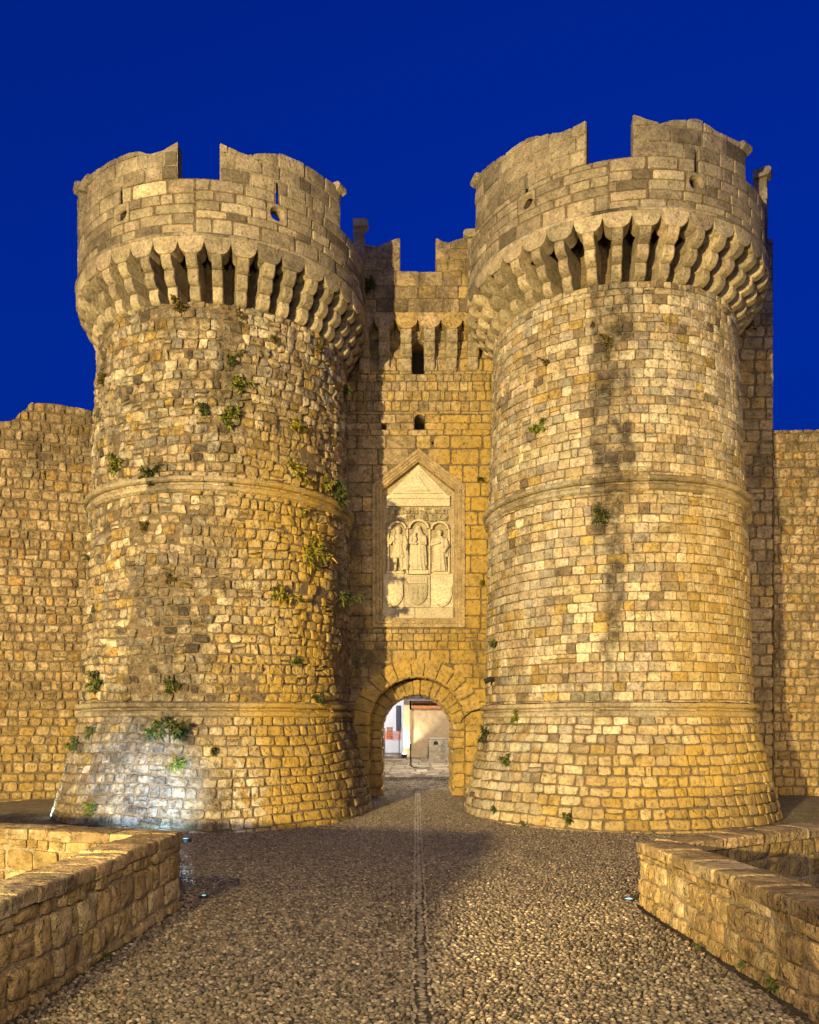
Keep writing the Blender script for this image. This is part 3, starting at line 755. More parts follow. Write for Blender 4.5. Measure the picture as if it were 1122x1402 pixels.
# backing, cut round the archway and the openings
ub = sorted(set([GL, GR] + [CX + RI * math.cos(t) for t in np.linspace(0, PI, 25)] + list(np.linspace(NX0 + .2, NX1 - .2, 31)) + [w[i] for w in (W1, W2, W3, W4) for i in (0, 1)]))
for i in range(len(ub) - 1):
    u0, u1 = ub[i], ub[i + 1]; um = (u0 + u1) / 2
    lo = -.5
    if abs(um - CX) < RI: lo = CZ + math.sqrt(max(RI ** 2 - (um - CX) ** 2, 0))
    segs = [(lo, 16.5)]
    cuts = [(w[2], w[3]) for w in (W1, W2, W3, W4) if w[0] < um < w[1]]
    if NX0 + .2 < um < NX1 - .2: cuts.append((NZ0 + .2, NZ1 - .25 + (NZA - NZ1) * (1 - abs(um - (NX0 + NX1) / 2) / ((NX1 - NX0) / 2))))
    for c0, c1 in cuts:
        segs = [s for a_, b_ in segs for s in ((a_, min(b_, c0)), (max(a_, c1), b_)) if s[1] - s[0] > .01]
    for s0, s1 in segs:
        a.add([(u0, GYF + .035, s0), (u1, GYF + .035, s0), (u1, GYF + .035, s1), (u0, GYF + .035, s1)], [(0, 1, 2, 3)], MORT, 1)
a.build('wall_face', [M_STONE, M_MORTAR], gate)
# dark openings: reveals and back
for w, nm in ((W1, 'doorway'), (W2, 'window'), (W3, 'putlog_hole'), (W4, 'putlog_hole')):
    a = Acc(); x0, x1, z0, z1 = w; y0, y1 = GYF - .0, GYF + .9; rv = (.25, .19, .11)
    a.add([(x0, y0, z0), (x1, y0, z0), (x1, y1, z0), (x0, y1, z0), (x0, y0, z1), (x1, y0, z1), (x1, y1, z1), (x0, y1, z1)],
          [(0, 1, 2, 3), (0, 3, 7, 4), (1, 5, 6, 2), (4, 7, 6, 5)], rv, 0)
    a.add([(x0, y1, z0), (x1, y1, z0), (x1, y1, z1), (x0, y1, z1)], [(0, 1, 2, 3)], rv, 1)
    if nm in ('window', 'doorway'):   # rounded head: two spandrel stones
        cx = (x0 + x1) / 2; r = (x1 - x0) / 2; zc = z1 - r
        for s in (-1, 1):
            pts = [(cx + s * r, z1), (cx, z1)] + [(cx + s * r * math.sin(t), zc + r * math.cos(t)) for t in np.linspace(0, PI / 2, 7)]
            pts = [(x, z) for x, z in pts]
            if s > 0: pts = pts[::-1]
            pts = pts if s < 0 else pts
            add_prism(a, pts, GYF - .006, GYF + .25, (.34, .26, .15), 0)
    a.build(nm, [M_STONE, M_DARK], gate)

# archway: outer voussoirs, jambs, recessed inner order, passage
def polar_map(cx, cz, Y):
    def f(U, V, D):   # U angle*2, V radius
        t = np.asarray(U) / 2.0
        return np.stack([cx + V * np.cos(t), Y - D + 0 * t, cz + V * np.sin(t)], -1)
    return f
def soffit_map(cx, cz, rad):
    def f(U, V, D):   # U angle*2, V depth y, D inward
        t = np.asarray(U) / 2.0
        return np.stack([cx + (rad - D) * np.cos(t), V + 0 * t, cz + (rad - D) * np.sin(t)], -1)
    return f
def mask_arch(U, V): return np.stack([.5 * sstep(.1, .7, fbm(U * 2, V * 2, seed=101)), .75 + 0 * U, 0 * U], -1)  # ochre colour carries the golden lamp glow of arch and jambs
a = Acc()
def vous(r0, r1, n):
    e = np.linspace(0, PI * 2, n + 1) + np.concatenate([[0], rng.normal(0, .05, n - 1), [0]])
    return np.array([(e[i], e[i + 1], r0, r1) for i in range(n)])
stones(a, vous(RI, RO, 13), polar_map(CX, CZ, GYF - .01), P_GATE, mask=mask_arch, gap=.018, proud=.018, power=14, rough=.02, off=.012, n=11, jit=.015, sink=.08)
e = vous(GYF + .0, GYF + .75, 14)
stones(a, e, soffit_map(CX, CZ, RI), P_GATE, mask=mask_arch, gap=.02, proud=.012, power=12, rough=.02, off=.01, n=8, jit=.01, sink=.05)
a.build('arch_ring', M_STONE, gate)
for s in (-1, 1):
    a = Acc(); xo = CX + s * RO; xi = CX + s * RI; x0, x1 = min(xo, xi), max(xo, xi)
    rc = layout(x0 - (.1 if s < 0 else 0), x1 + (.1 if s > 0 else 0), -.2, CZ, (.42, .55), (.7, .9), split=0, stagger=False)
    stones(a, rc, GM, P_GATE, mask=mask_arch, gap=.02, proud=.025, power=10, rough=.025, off=.02, n=11, jit=.015, sink=.06)
    mm = plane_map((xi, GYF), (xi, GYF + 1)) if s < 0 else plane_map((xi, GYF + .8), (xi, GYF - .2))
    if s < 0:
        f = lambda U, V, D, xi=xi: np.stack([xi + D, GYF + U, V + 0 * U], -1)
    else:
        f = lambda U, V, D, xi=xi: np.stack([xi - D, GYF + .78 - U, V + 0 * U], -1)
    rc = layout(0, .78, -.2, CZ, (.42, .55), (.5, .9), split=0, stagger=False)
    stones(a, rc, f, P_GATE, mask=mask_arch, gap=.02, proud=.02, power=10, rough=.02, off=.015, n=8, jit=.012, sink=.05)
    a.build('jamb', [M_STONE], gate)
# inner order
CX2, CZ2, R2, Y2, YE = .27, 2.28, 1.23, GYF + .75, GYF + 3.3
a = Acc()
stones(a, vous(R2, RI + .15, 15), polar_map(CX2, CZ2, Y2), P_GATE, mask=mask_arch, gap=.022, proud=.02, power=9, rough=.02, off=.012, n=8, jit=.015, sink=.08)
for k in range(4):
    stones(a, vous(Y2 + .0 + k * .64, Y2 + .64 + k * .64, 13), soffit_map(CX2, CZ2, R2), P_GATE, mask=mask_arch, gap=.02, proud=.012, power=10, rough=.02, off=.012, n=7, jit=.01, sink=.05)
for s in (-1, 1):
    xi = CX2 + s * R2; xo = CX2 + s * (RI + .1); x0, x1 = min(xi, xo), max(xi, xo)
    M2 = plane_map((0, Y2), (1, Y2))
    rc = layout(x0, x1, -.2, CZ2, (.38, .5), (.5, .7), split=0, stagger=False)
    stones(a, rc, M2, P_GATE, mask=mask_arch, gap=.02, proud=.025, power=8, rough=.025, off=.02, n=8, jit=.018, sink=.06)
    f = (lambda U, V, D, xi=xi: np.stack([xi + D, Y2 + U, V + 0 * U], -1)) if s < 0 else (lambda U, V, D, xi=xi: np.stack([xi - D, YE - U, V + 0 * U], -1))
    rc = layout(0, YE - Y2, -.2, CZ2, (.38, .5), (.4, .9), split=0)
    stones(a, rc, f, P_GATE, mask=mask_arch, gap=.022, proud=.03, power=6, rough=.03, off=.02, n=8, jit=.02, sink=.05)
a.build('inner_arch', [M_STONE], gate)
# masonry mass round the passage
a = Acc(); n = 24
def tunnel_mass(r, cz, y0, y1, outer):
    th = np.linspace(0, PI, n + 1)
    ring = [(CX + r * math.cos(t), cz + r * math.sin(t)) for t in th]
    ring = [(CX + r, -.5)] + ring + [(CX - r, -.5)]
    m = len(ring); V = [(x, y0, z) for x, z in ring] + [(x, y1, z) for x, z in ring]
    a.add(V, [(i, i + 1, m + i + 1, m + i) for i in range(m - 1)], MORT)
tunnel_mass(RI + .03, CZ, GYF + .03, Y2 + .05, 0); tunnel_mass(R2 + .035, CZ2, Y2 + .03, YE, 0)
for y in (Y2 + .03, YE):   # faces with the arched hole
    xs = sorted(set([-3.2, 3.6] + [CX + (R2 + .035) * math.cos(t) for t in np.linspace(0, PI, n + 1)]))
    for i in range(len(xs) - 1):
        xm = (xs[i] + xs[i + 1]) / 2; lo = -.5
        if abs(xm - CX) < R2 + .03: lo = CZ2 + math.sqrt(max((R2 + .035) ** 2 - (xm - CX2) ** 2, 0))
        a.add([(xs[i], y, lo), (xs[i + 1], y, lo), (xs[i + 1], y, 8), (xs[i], y, 8)], [(0, 1, 2, 3)], MORT)
add_box(a, -3.2, 3.6, GYF + 1.2, GYF + 3.2, 8, 16.4, MORT)
a.build('gate_core', M_MORTAR, gate)
# machicolation of the gate
CY = GYF - .55
for i, px in enumerate((512, 527, 557, 587, 618, 648)):
    pass
cb = corbel_mesh('corbel', .55, gzp(448, CY) - gzp(508), .36)
proto = None
for i, px in enumerate((498.5, 526.5, 556.5, 588.5, 619, 648.5)):
    if proto is None: proto = o = cb.build('corbel', M_STONE)
    else: o = proto.copy(); COL.objects.link(o)
    o.parent = gate
    o.location = (gx(px, 27.2) - .27, 0.02, gzp(508) + random.gauss(0, .02)); o.rotation_euler = (0, 0, R(-90) + random.gauss(0, .01))
cxs = [gx(p, 27.2) for p in (470, 498.5, 526.5, 556.5, 588.5, 619, 648.5, 680)]
a = Acc(); zt = gzp(428, CY); zl = gzp(450, CY)
for i in range(1, len(cxs) - 1):
    x0 = (cxs[i - 1] + cxs[i]) / 2 + .004; x1 = (cxs[i] + cxs[i + 1]) / 2 - .004
    t = np.linspace(-1, 1, 15); zz = zl + .34 * (1 - np.sqrt(np.clip(1 - (t * .995) ** 2, 0, 1)))
    xs = (x0 + x1) / 2 + t * (x1 - x0) / 2
    pts = list(zip(xs, zz)) + [(x1, zt), (x0, zt)]
    add_prism(a, pts, CY - .03, CY + .42, P_GATE(np.zeros((1, 4)))[0])
a.build('scalloped_course', M_STONE, gate)
a = Acc(); PM = plane_map((0, CY), (1, CY))
rc = layout(GL, GR, zt, GTOP, (.4, .5), (.5, 1.3), split=0)
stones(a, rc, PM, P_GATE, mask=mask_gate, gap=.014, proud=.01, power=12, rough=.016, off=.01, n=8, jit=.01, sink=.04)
add_box(a, GL, GR, CY + .03, CY + .5, zt + .003, GTOP - .012, MORT, 1)
add_box(a, GL, GR, CY + .5, GYF + 3, zt + .4, zt + .8, MORT, 1)
a.build('parapet', [M_STONE, M_MORTAR], gate)
for pts in ([(470, 338), (500, 334), (520, 336), (534, 330), (548, 325)], [(597, 325), (606, 331), (622, 330), (640, 323), (672, 320)]):
    a = Acc(); pu = np.array([gx(p, CY) for p, q in pts]); pz = np.array([gzp(q, CY) for p, q in pts])
    top = lambda U: np.interp(U, pu, pz) + .02 * vnoise(np.asarray(U) * 4, np.asarray(U) * 0, seed=8)
    rc = layout(pu[0], pu[-1], GTOP, pz.max() + .1, (.36, .44), (.4, .8), split=0)
    stones(a, rc, PM, P_GATE, mask=mask_gate, gap=.014, proud=.01, power=12, rough=.016, off=.01, n=8, jit=.01, sink=.04, zclip=top)
    us = np.linspace(pu[0], pu[-1], 9)
    add_prism(a, [(pu[0], GTOP + .001), (pu[-1], GTOP + .001)] + [(u, float(top(u)) - .012) for u in us[::-1]], CY + .03, CY + .48, (.3, .23, .14), 1)
    a.build('merlon', [M_STONE, M_MORTAR], gate)

# ------------------------------------------------------------------ carved relief in its pointed frame
relief = thing('carved_relief', 'pale carved relief of three saints above three shields in a pointed stone frame', 'relief', (.32, GYF, NZ0))
CXN = (NX0 + NX1) / 2
def penta(ins):
    sl = (NZA - NZ1) / (CXN - NX0); k = math.hypot(1, sl)
    x0 = NX0 + ins; x1 = NX1 - ins; zb = NZ0 + ins
    za = NZA - ins * k; zs = za - sl * (CXN - x0)
    return [(x0, zb), (x1, zb), (x1, zs), (CXN, za), (x0, zs)]
a = Acc()
prof = [(0, .05), (0, -.05), (.02, -.062), (.10, -.062), (.115, -.03), (.13, -.028), (.14, -.055), (.19, -.055), (.20, -.015), (.235, -.01), (.25, -.035), (.28, -.03), (.29, .03), (.32, .035), (.33, .12), (.335, .34)]
rings = [[(x, GYF + d, z) for x, z in penta(i)] for i, d in prof]
V = [p for r in rings for p in r]
Fc = [(i * 5 + j, i * 5 + (j + 1) % 5, (i + 1) * 5 + (j + 1) % 5, (i + 1) * 5 + j) for i in range(len(rings) - 1) for j in range(5)]
a.add(V, Fc, (.40, .30, .165))
a.build('frame', M_SMOOTH, relief)
YB = GYF + .30
RC_ = np.array((.55, .475, .34))
a = Acc(); add_prism(a, penta(.325), YB, YB + .12, (.34, .27, .165)); a.build('back_panel', M_RELIEF, relief)
def P(px, py): return (gx(px, YB), gzp(py, YB))
def pr(pts): return [P(*p) for p in pts]
a = Acc()
# gable: nested triangular slabs, a fillet and a crown lintel
for pts, d in (([(531, 680), (614, 680), (573, 637)], .07), ([(539, 677), (606, 677), (573, 644)], .13), ([(556, 674), (588, 674), (573, 655)], .19)):
    add_prism(a, pr(pts), YB - d, YB - .001, RC_)
for y0, y1, d in ((680, 684, .13), (684.3, 691, .10), (691.3, 694, .12)):
    add_prism(a, pr([(530, y1), (616, y1), (616, y0), (530, y0)]), YB - d, YB - .001, RC_)
a.build('gable', M_RELIEF, relief)
a = Acc()   # weathered frieze above the canopies
rc = layout(P(532, 0)[0], P(614, 0)[0], P(0, 714)[1], P(0, 694.5)[1], (.2, .26), (.2, .45), split=.2)
stones(a, rc, plane_map((0, YB - .05), (1, YB - .05)), pal([(.46, .38, .25), (.40, .32, .2)], [2, 1]), gap=.008, proud=.02, power=9, rough=.06, off=.01, n=8, jit=.02, sink=.08)
a.build('frieze', M_RUBBLE, relief)
# canopies: three small round arches on slim shafts
a = Acc()
for x0, x1, top in ((533, 556.5, 714), (559.5, 587, 711), (590, 614, 714)):
    cx = (x0 + x1) / 2; r = (x1 - x0) / 2
    for i in range(8):
        t0, t1 = PI * i / 8, PI * (i + 1) / 8
        q = lambda t, k: (cx + r * k * math.cos(t), top + r - r * .85 * k * math.sin(t))
        add_prism(a, pr([q(t0, .82), q(t0, 1.04), q(t1, 1.04), q(t1, .82)]), YB - .2, YB - .001, RC_ * .95)
for x in (532, 558, 588.5, 615):
    p0 = P(x, 786); p1 = P(x, 722)
    add_tube(a, [(p0[0], YB - .06, p0[1]), (p1[0], YB - .06, p1[1])], .035, 8, RC_)
a.build('canopy', M_RELIEF, relief)
# lower register: blocks, ledge, crown
a = Acc()
for x0, x1, y0, y1, d, k in ((525, 553, 786, 832, .05, .9), (554, 589, 788, 832, .10, .8), (590, 621, 786, 832, .05, .95), (524, 568, 832.5, 847, .09, .85), (568.6, 621, 832.5, 847, .07, .8)):
    add_prism(a, pr([(x0, y1), (x1, y1), (x1, y0), (x0, y0)]), YB - d, YB - .001, RC_ * k)
add_prism(a, pr([(530, 786), (552, 786), (555, 783), (530, 783)]), YB - .13, YB - .001, RC_)
add_prism(a, pr([(560, 787), (587, 787), (587, 782), (560, 782)]), YB - .16, YB - .001, RC_)
add_prism(a, pr([(593, 787), (614, 787), (614, 784), (593, 784)]), YB - .12, YB - .001, RC_)
a.build('plinth', M_RELIEF, relief)
a = Acc()
add_prism(a, pr([(559, 800), (585, 800), (585, 797), (559, 797)]), YB - .17, YB - .09, RC_ * .85)
for x in np.linspace(560.5, 583.5, 7):
    add_prism(a, pr([(x - 1.6, 797), (x + 1.6, 797), (x + 2, 792), (x, 789), (x - 2, 792)]), YB - .165, YB - .10, RC_ * .85)
a.build('crown', M_RELIEF, relief)
def shield(cx, y0, y1, hw, d, col, pat):
    a = Acc()
    def outline(k):
        pts = [(-hw, 0), (-hw, .45), (-hw * .86, .68), (-hw * .5, .88), (0, 1), (hw * .5, .88), (hw * .86, .68), (hw, .45), (hw, 0)]
        cy = (y0 + y1) / 2
        return pr([(cx + x * k, cy + (y0 + t * (y1 - y0) - cy) * k) for x, t in pts])
    add_prism(a, outline(1), YB - d, YB - .02, col); add_prism(a, outline(.86), YB - d - .025, YB - d + .002, col * 1.05)
    if pat == 'fleur':
        for i in range(3):
            for j in range(3):
                X = cx + (i - 1) * hw * .5; Y = y0 + 6 + j * (y1 - y0) * .22
                add_prism(a, pr([(X, Y + 3), (X + 1.6, Y), (X, Y - 3), (X - 1.6, Y)]), YB - d - .05, YB - d - .02, col * .9)
    else:
        for s in range(4):
            Y = y0 + 5 + s * (y1 - y0) * .19
            add_prism(a, pr([(cx - hw * .7, Y + 4), (cx - hw * .55, Y + 5), (cx + hw * .7, Y), (cx + hw * .6, Y - 1)]), YB - d - .045, YB - d - .02, col)
    return a.build('shield', M_RELIEF, relief)
shield(539.5, 801, 832, 12.5, .15, RC_, 'bend'); shield(572, 801, 830, 13.2, .18, RC_ * .66, 'fleur'); shield(605.5, 802, 832, 13, .15, RC_ * 1.05, 'bend')

def statue(px, y_feet, y_head, kind):
    x0, z0 = P(px, y_feet); H = (y_feet - y_head) / F * YB; yb = YB - .12
    bm = bmesh.new()
    def ell(cx, cy, cz, rx, ry, rz, rot=0):
        m = Matrix.Translation((cx * H, cy * H, cz * H)) @ Matrix.Rotation(rot, 4, 'Y') @ Matrix.Diagonal((rx * H, ry * H, rz * H, 1))
        bmesh.ops.create_uvsphere(bm, u_segments=20, v_segments=14, radius=1, matrix=m)
    def limb(p, q, r0, r1):
        p = Vector(p) * H; q = Vector(q) * H; d = q - p
        m = Matrix.Translation((p + q) / 2) @ d.to_track_quat('Z', 'Y').to_matrix().to_4x4()
        bmesh.ops.create_cone(bm, cap_ends=True, segments=14, radius1=r0 * H, radius2=r1 * H, depth=d.length, matrix=m)
        for c, r in ((p, r0), (q, r1)): bmesh.ops.create_uvsphere(bm, u_segments=12, v_segments=8, radius=r * H, matrix=Matrix.Translation(c))
    def robe(levels, folds, amp):
        n = 40; prev = None
        for z, rx, ry, cx in levels:
            ring = []
            for k in range(n):
                t = 2 * PI * k / n; f = 1 + amp * (1 - z) * math.cos(folds * t + z * 2.5)
                ring.append(bm.verts.new(((cx + rx * f * math.cos(t)) * H, ry * f * math.sin(t) * H, z * H)))
            if prev is None: bm.faces.new(ring[::-1])
            else:
                for k in range(n): bm.faces.new((prev[k], prev[(k + 1) % n], ring[(k + 1) % n], ring[k]))
            prev = ring
        bm.faces.new(prev)
    ell(0, -.01, .925, .056, .062, .075); ell(0, -.072, .915, .012, .02, .018); limb((0, 0, .8), (0, -.005, .88), .036, .034)
    for s in (-1, 1):
        ell(s * .022, -.055, .935, .012, .01, .008); ell(s * .055, 0, .92, .012, .015, .022)
    ell(0, -.055, .885, .018, .014, .008)
    if kind == 'tunic':
        robe([(.30, .155, .10, 0), (.36, .15, .095, 0), (.50, .115, .082, 0), (.55, .105, .078, 0), (.66, .13, .085, 0), (.76, .145, .08, 0), (.81, .10, .065, 0), (.84, .04, .04, 0)], 9, .10)
        limb((-.06, 0, .34), (-.062, -.02, .17), .052, .04); limb((-.062, -.02, .17), (-.065, 0, .03), .042, .028); ell(-.07, -.04, .018, .03, .06, .018)
        limb((.06, 0, .34), (.075, -.015, .17), .052, .04); limb((.075, -.015, .17), (.085, 0, .03), .042, .028); ell(.09, -.04, .018, .03, .06, .018)
        ell(0, .012, .94, .072, .065, .075); ell(-.0, .02, .89, .075, .05, .05)          # hair
        limb((-.14, 0, .77), (-.18, -.05, .62), .042, .036); limb((-.18, -.05, .62), (-.10, -.11, .70), .035, .028); ell(-.09, -.12, .71, .026, .02, .028)
        limb((.14, 0, .77), (.185, -.02, .62), .042, .036); limb((.185, -.02, .62), (.16, -.09, .50), .034, .027); ell(.158, -.10, .48, .024, .02, .03)
        limb((-.09, -.12, .60), (-.10, -.13, .90), .012, .010)
        robe([(.05, .05, .03, .17), (.3, .06, .035, .17), (.7, .06, .04, .14), (.8, .03, .03, .1)], 5, .2)
    elif kind == 'mother':
        robe([(0, .19, .11, 0), (.05, .18, .105, 0), (.25, .15, .095, 0), (.5, .13, .085, 0), (.62, .135, .085, 0), (.75, .135, .08, 0), (.81, .095, .065, 0), (.85, .04, .04, 0)], 11, .16)
        robe([(.12, .20, .08, .0), (.4, .19, .075, .0), (.6, .175, .07, 0), (.78, .15, .07, 0), (.9, .085, .06, 0), (.985, .06, .055, 0)], 7, .10)
        ell(0, .0, .99, .06, .055, .03)
        limb((-.15, -.02, .75), (-.17, -.07, .62), .045, .04); limb((-.17, -.07, .62), (-.05, -.14, .58), .036, .028); ell(-.04, -.145, .58, .03, .022, .024)
        limb((.15, -.02, .75), (.17, -.06, .60), .045, .04); limb((.17, -.06, .60), (.06, -.13, .60), .036, .028); ell(.05, -.14, .61, .028, .022, .026)
        ell(-.07, -.13, .69, .05, .045, .08); ell(-.07, -.14, .80, .036, .036, .04)       # child on her arm
    else:
        robe([(0, .175, .10, 0), (.05, .17, .10, 0), (.3, .145, .095, 0), (.55, .14, .09, 0), (.66, .155, .09, 0), (.76, .15, .08, 0), (.82, .09, .065, 0), (.85, .04, .04, 0)], 8, .14)
        ell(0, .014, .94, .066, .06, .07); ell(0, -.045, .86, .035, .025, .04)
        robe([(.35, .17, .05, .03), (.55, .18, .06, .02), (.72, .17, .07, .0), (.8, .11, .06, .0)], 6, .12)
        limb((-.15, 0, .76), (-.185, -.06, .63), .044, .038); limb((-.185, -.06, .63), (-.03, -.13, .66), .036, .027); ell(-.015, -.135, .665, .03, .02, .024)
        limb((.15, 0, .76), (.18, -.05, .60), .044, .038); limb((.18, -.05, .60), (.12, -.11, .48), .036, .027); ell(.115, -.12, .46, .024, .02, .03)
    me = bpy.data.meshes.new('tmp'); bm.to_mesh(me); bm.free()
    o = bpy.data.objects.new('tmp', me); COL.objects.link(o)
    rm = o.modifiers.new('r', 'REMESH'); rm.mode = 'VOXEL'; rm.voxel_size = .016
    sm = o.modifiers.new('s', 'SMOOTH'); sm.iterations = 2
    bpy.context.view_layer.update()
    ev = o.evaluated_get(bpy.context.evaluated_depsgraph_get()); m2 = bpy.data.meshes.new_from_object(ev)
    bpy.data.objects.remove(o); bpy.data.meshes.remove(me)
    n = len(m2.vertices); co = np.empty(n * 3, np.float32); m2.vertices.foreach_get('co', co)
    co = co.reshape(-1, 3) + np.array((x0, yb, z0)) - np.array(relief.location)
    m2.vertices.foreach_set('co', co.astype(np.float32).ravel())
    at = m2.attributes.new('stone', 'FLOAT_COLOR', 'POINT'); at.data.foreach_set('color', np.tile([*(RC_ * .95), 1], n).astype(np.float32))
    m2.attributes.new('mask', 'FLOAT_VECTOR', 'POINT')
    m2.polygons.foreach_set('use_smooth', np.ones(len(m2.polygons), bool))
    m2.name = 'saint_figure'; m2.materials.clear(); m2.materials.append(M_RELIEF)
    so = bpy.data.objects.new('saint_figure', m2); COL.objects.link(so); so.parent = relief
    return so
statue(545.5, 784, 722, 'tunic')['label'] = 'bare legged saint in a short tunic'
statue(572.5, 782, 722, 'mother')['label'] = 'veiled saint in a long robe holding a child'
statue(602, 784, 726, 'robe')['label'] = 'robed saint with one hand across his chest'

# ------------------------------------------------------------------ low parapet walls along the bridge
def parapet(name, label, near, tip, far, hts, inner_sign):
    """two arms meeting at tip; near arm faces the road, far arm seen from behind"""
    base = thing(name, label, 'wall', (tip[0], tip[1], 0)); base['kind'] = 'thing'
    a = Acc(); cp = Acc()
    st = dict(gap=.022, proud=.026, power=9, rough=.016, off=.018, n=11, jit=.02, sink=.045)
    T = .46; C = .15
    tip = np.array(tip, float); near = np.array(near, float); far = np.array(far, float)
    def arm(p, q, hp, hq, both, side_in, cap0=0, cap1=0):
        # p,q: line of the road-side face; body lies on the other side (side_in = -1 left of p->q, +1 right)
        L = np.linalg.norm(q - p); t = (q - p) / L; nr = np.array((t[1], -t[0])) * -side_in      # outward, towards the road
        hz = lambda u: hp + (hq - hp) * np.asarray(u) / L - C
        def f(U, V, D): return np.stack([p[0] + t[0] * U + nr[0] * D, p[1] + t[1] * U + nr[1] * D, V + 0 * U], -1)
        def b(U, V, D): return np.stack([p[0] + t[0] * U - nr[0] * (T + D), p[1] + t[1] * U - nr[1] * (T + D), V + 0 * U], -1)
        lw = lambda U, V: .03 * vnoise(U * .8, V * .9, seed=111)
        mk = lambda U, V: np.stack([.55 * sstep(.15, .65, fbm(U * .9, V * 1.2, seed=113 + int(side_in))), .25 + 0 * U, 0 * U], -1)
        rc = layout(0, L, -.45, max(hp, hq), (.2, .34), (.22, .46), split=.12)
        stones(a, rc, f, P_LOW, zclip=hz, mask=mk, wave=lw, **st)
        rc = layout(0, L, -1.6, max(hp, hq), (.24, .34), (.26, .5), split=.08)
        stones(a, rc, b, P_LOW_DIM, zclip=hz, mask=mk, wave=lw, **st)
        us = np.linspace(0, L, 9); n = len(us)
        Pq = np.stack([f(us, np.full(n, -4.0), np.full(n, -.02)), f(us, hz(us), np.full(n, -.02)), b(us, hz(us), np.full(n, -.02)), b(us, np.full(n, -4.0), np.full(n, -.02))], 1).reshape(-1, 3)
        a.add(Pq, [(i * 4 + j, (i + 1) * 4 + j, (i + 1) * 4 + j + 1, i * 4 + j + 1) for i in range(n - 1) for j in range(3)] + [(3, 2, 1, 0), tuple((n - 1) * 4 + j for j in range(4))], (.30, .235, .15), 1)
        # coping blocks with worn rounded edges
        u = -cap0
        while u < L + cap1 - .01:
            e = u + rng.uniform(.28, .62)
            if L + cap1 - e < .2: e = L + cap1
            nu, nv = 7, 13
            uu = np.array([u + .004, u + .022, u + (e - u) * .25, (u + e) / 2, e - (e - u) * .25, e - .022, e - .004])
            th = [(-.03, 0), (-.048, .012), (-.05, C * .80), (-.044, C * .95), (-.022, C), (T * .25, C + .006), (T * .5, C + .010), (T * .75, C + .006), (T + .022, C), (T + .044, C * .95), (T + .05, C * .80), (T + .05, .012), (T + .03, 0)]
            U, K = np.meshgrid(uu, np.arange(nv), indexing='ij'); pr_ = np.array(th)
            w = pr_[K, 0]; z = pr_[K, 1]; ends = np.array([.018, 0, 0, 0, 0, 0, .018])[:, None]
            zz = hz(U) + z - ends * (z > .05); dd = -w - np.sign(w - T / 2) * -ends * .5
            er = fbm(U * 9, w * 10, seed=117) * .008; oo = rng.normal(0, .007)
            zz = zz + er * (z > .05) + oo; dd = dd + er + rng.normal(0, .008)
            Pp = f(U, zz, dd).reshape(-1, 3)
            Fc = [(i * nv + j, i * nv + j + 1, (i + 1) * nv + j + 1, (i + 1) * nv + j) for i in range(nu - 1) for j in range(nv - 1)]
            Fc += [tuple(range(nv)), tuple((nu - 1) * nv + j for j in range(nv - 1, -1, -1))]
            mkk = np.stack([.5 * sstep(.0, .6, fbm(U * 1.3, w * 2, seed=119)), .1 + 0 * U, 0 * U], -1).reshape(-1, 3)
            cp.add(Pp, Fc, P_LOW(np.zeros((1, 4)))[0] * .95, 0, mkk)
            u = e
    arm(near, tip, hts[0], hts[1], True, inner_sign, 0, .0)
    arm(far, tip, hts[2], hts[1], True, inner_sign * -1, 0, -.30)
    a.build('masonry', [M_RUBBLE, M_MORTAR], base); cp.build('coping', M_RUBBLE, base, smooth=False)
    return base
parapet('parapet_wall', 'low coped stone wall, the darker one, on the same side as the rugged tower', (-3.55, 1.5), (-3.08, 11.0), (-13.5, 14.2), (1.0, 1.0, 1.05), -1)
parapet('parapet_wall', 'low coped stone wall bright on its road side, below the neat streaked tower', (3.62, 1.5), (3.12, 11.1), (13.0, 16.2), (1.02, .84, 1.15), 1)

# ------------------------------------------------------------------ the lane beyond the gate
a = Acc()
V = []; Fc = []; ysn = np.linspace(29.4, 58, 30)
for y in ysn:
    for x in np.linspace(-9, 9, 13): V.append((x, y, float(gz(y)) - .006))
for i in range(len(ysn) - 1):
    for k in range(12): Fc.append((i * 13 + k, i * 13 + k + 1, (i + 1) * 13 + k + 1, (i + 1) * 13 + k))
a.add(V, Fc, (.22, .19, .15))
def floor_map(U, V, D): return np.stack([U + 0 * V, V + 0 * U, gz(V) + D], -1)
rc = layout(-5, 5, 35.5, 47, (.5, .9), (.5, 1.3), split=.05)
stones(a, rc, floor_map, pal([(.46, .40, .31), (.38, .33, .26), (.30, .26, .2)], [3, 2, 1]), gap=.03, proud=.012, power=12, rough=.012, off=.006, n=7, jit=.03, sink=.03)
rc = layout(-1.6, 2.1, 29.5, 35.5, (.14, .2), (.1, .24), split=0)
stones(a, rc, floor_map, pal([(.25, .20, .14), (.18, .14, .10), (.32, .27, .2)], [3, 2, 1]), gap=.025, proud=.02, power=5, rough=.012, off=.008, n=7, jit=.012, sink=.03)
st_ = a.build('street', M_BED); tag(st_, kind='structure')

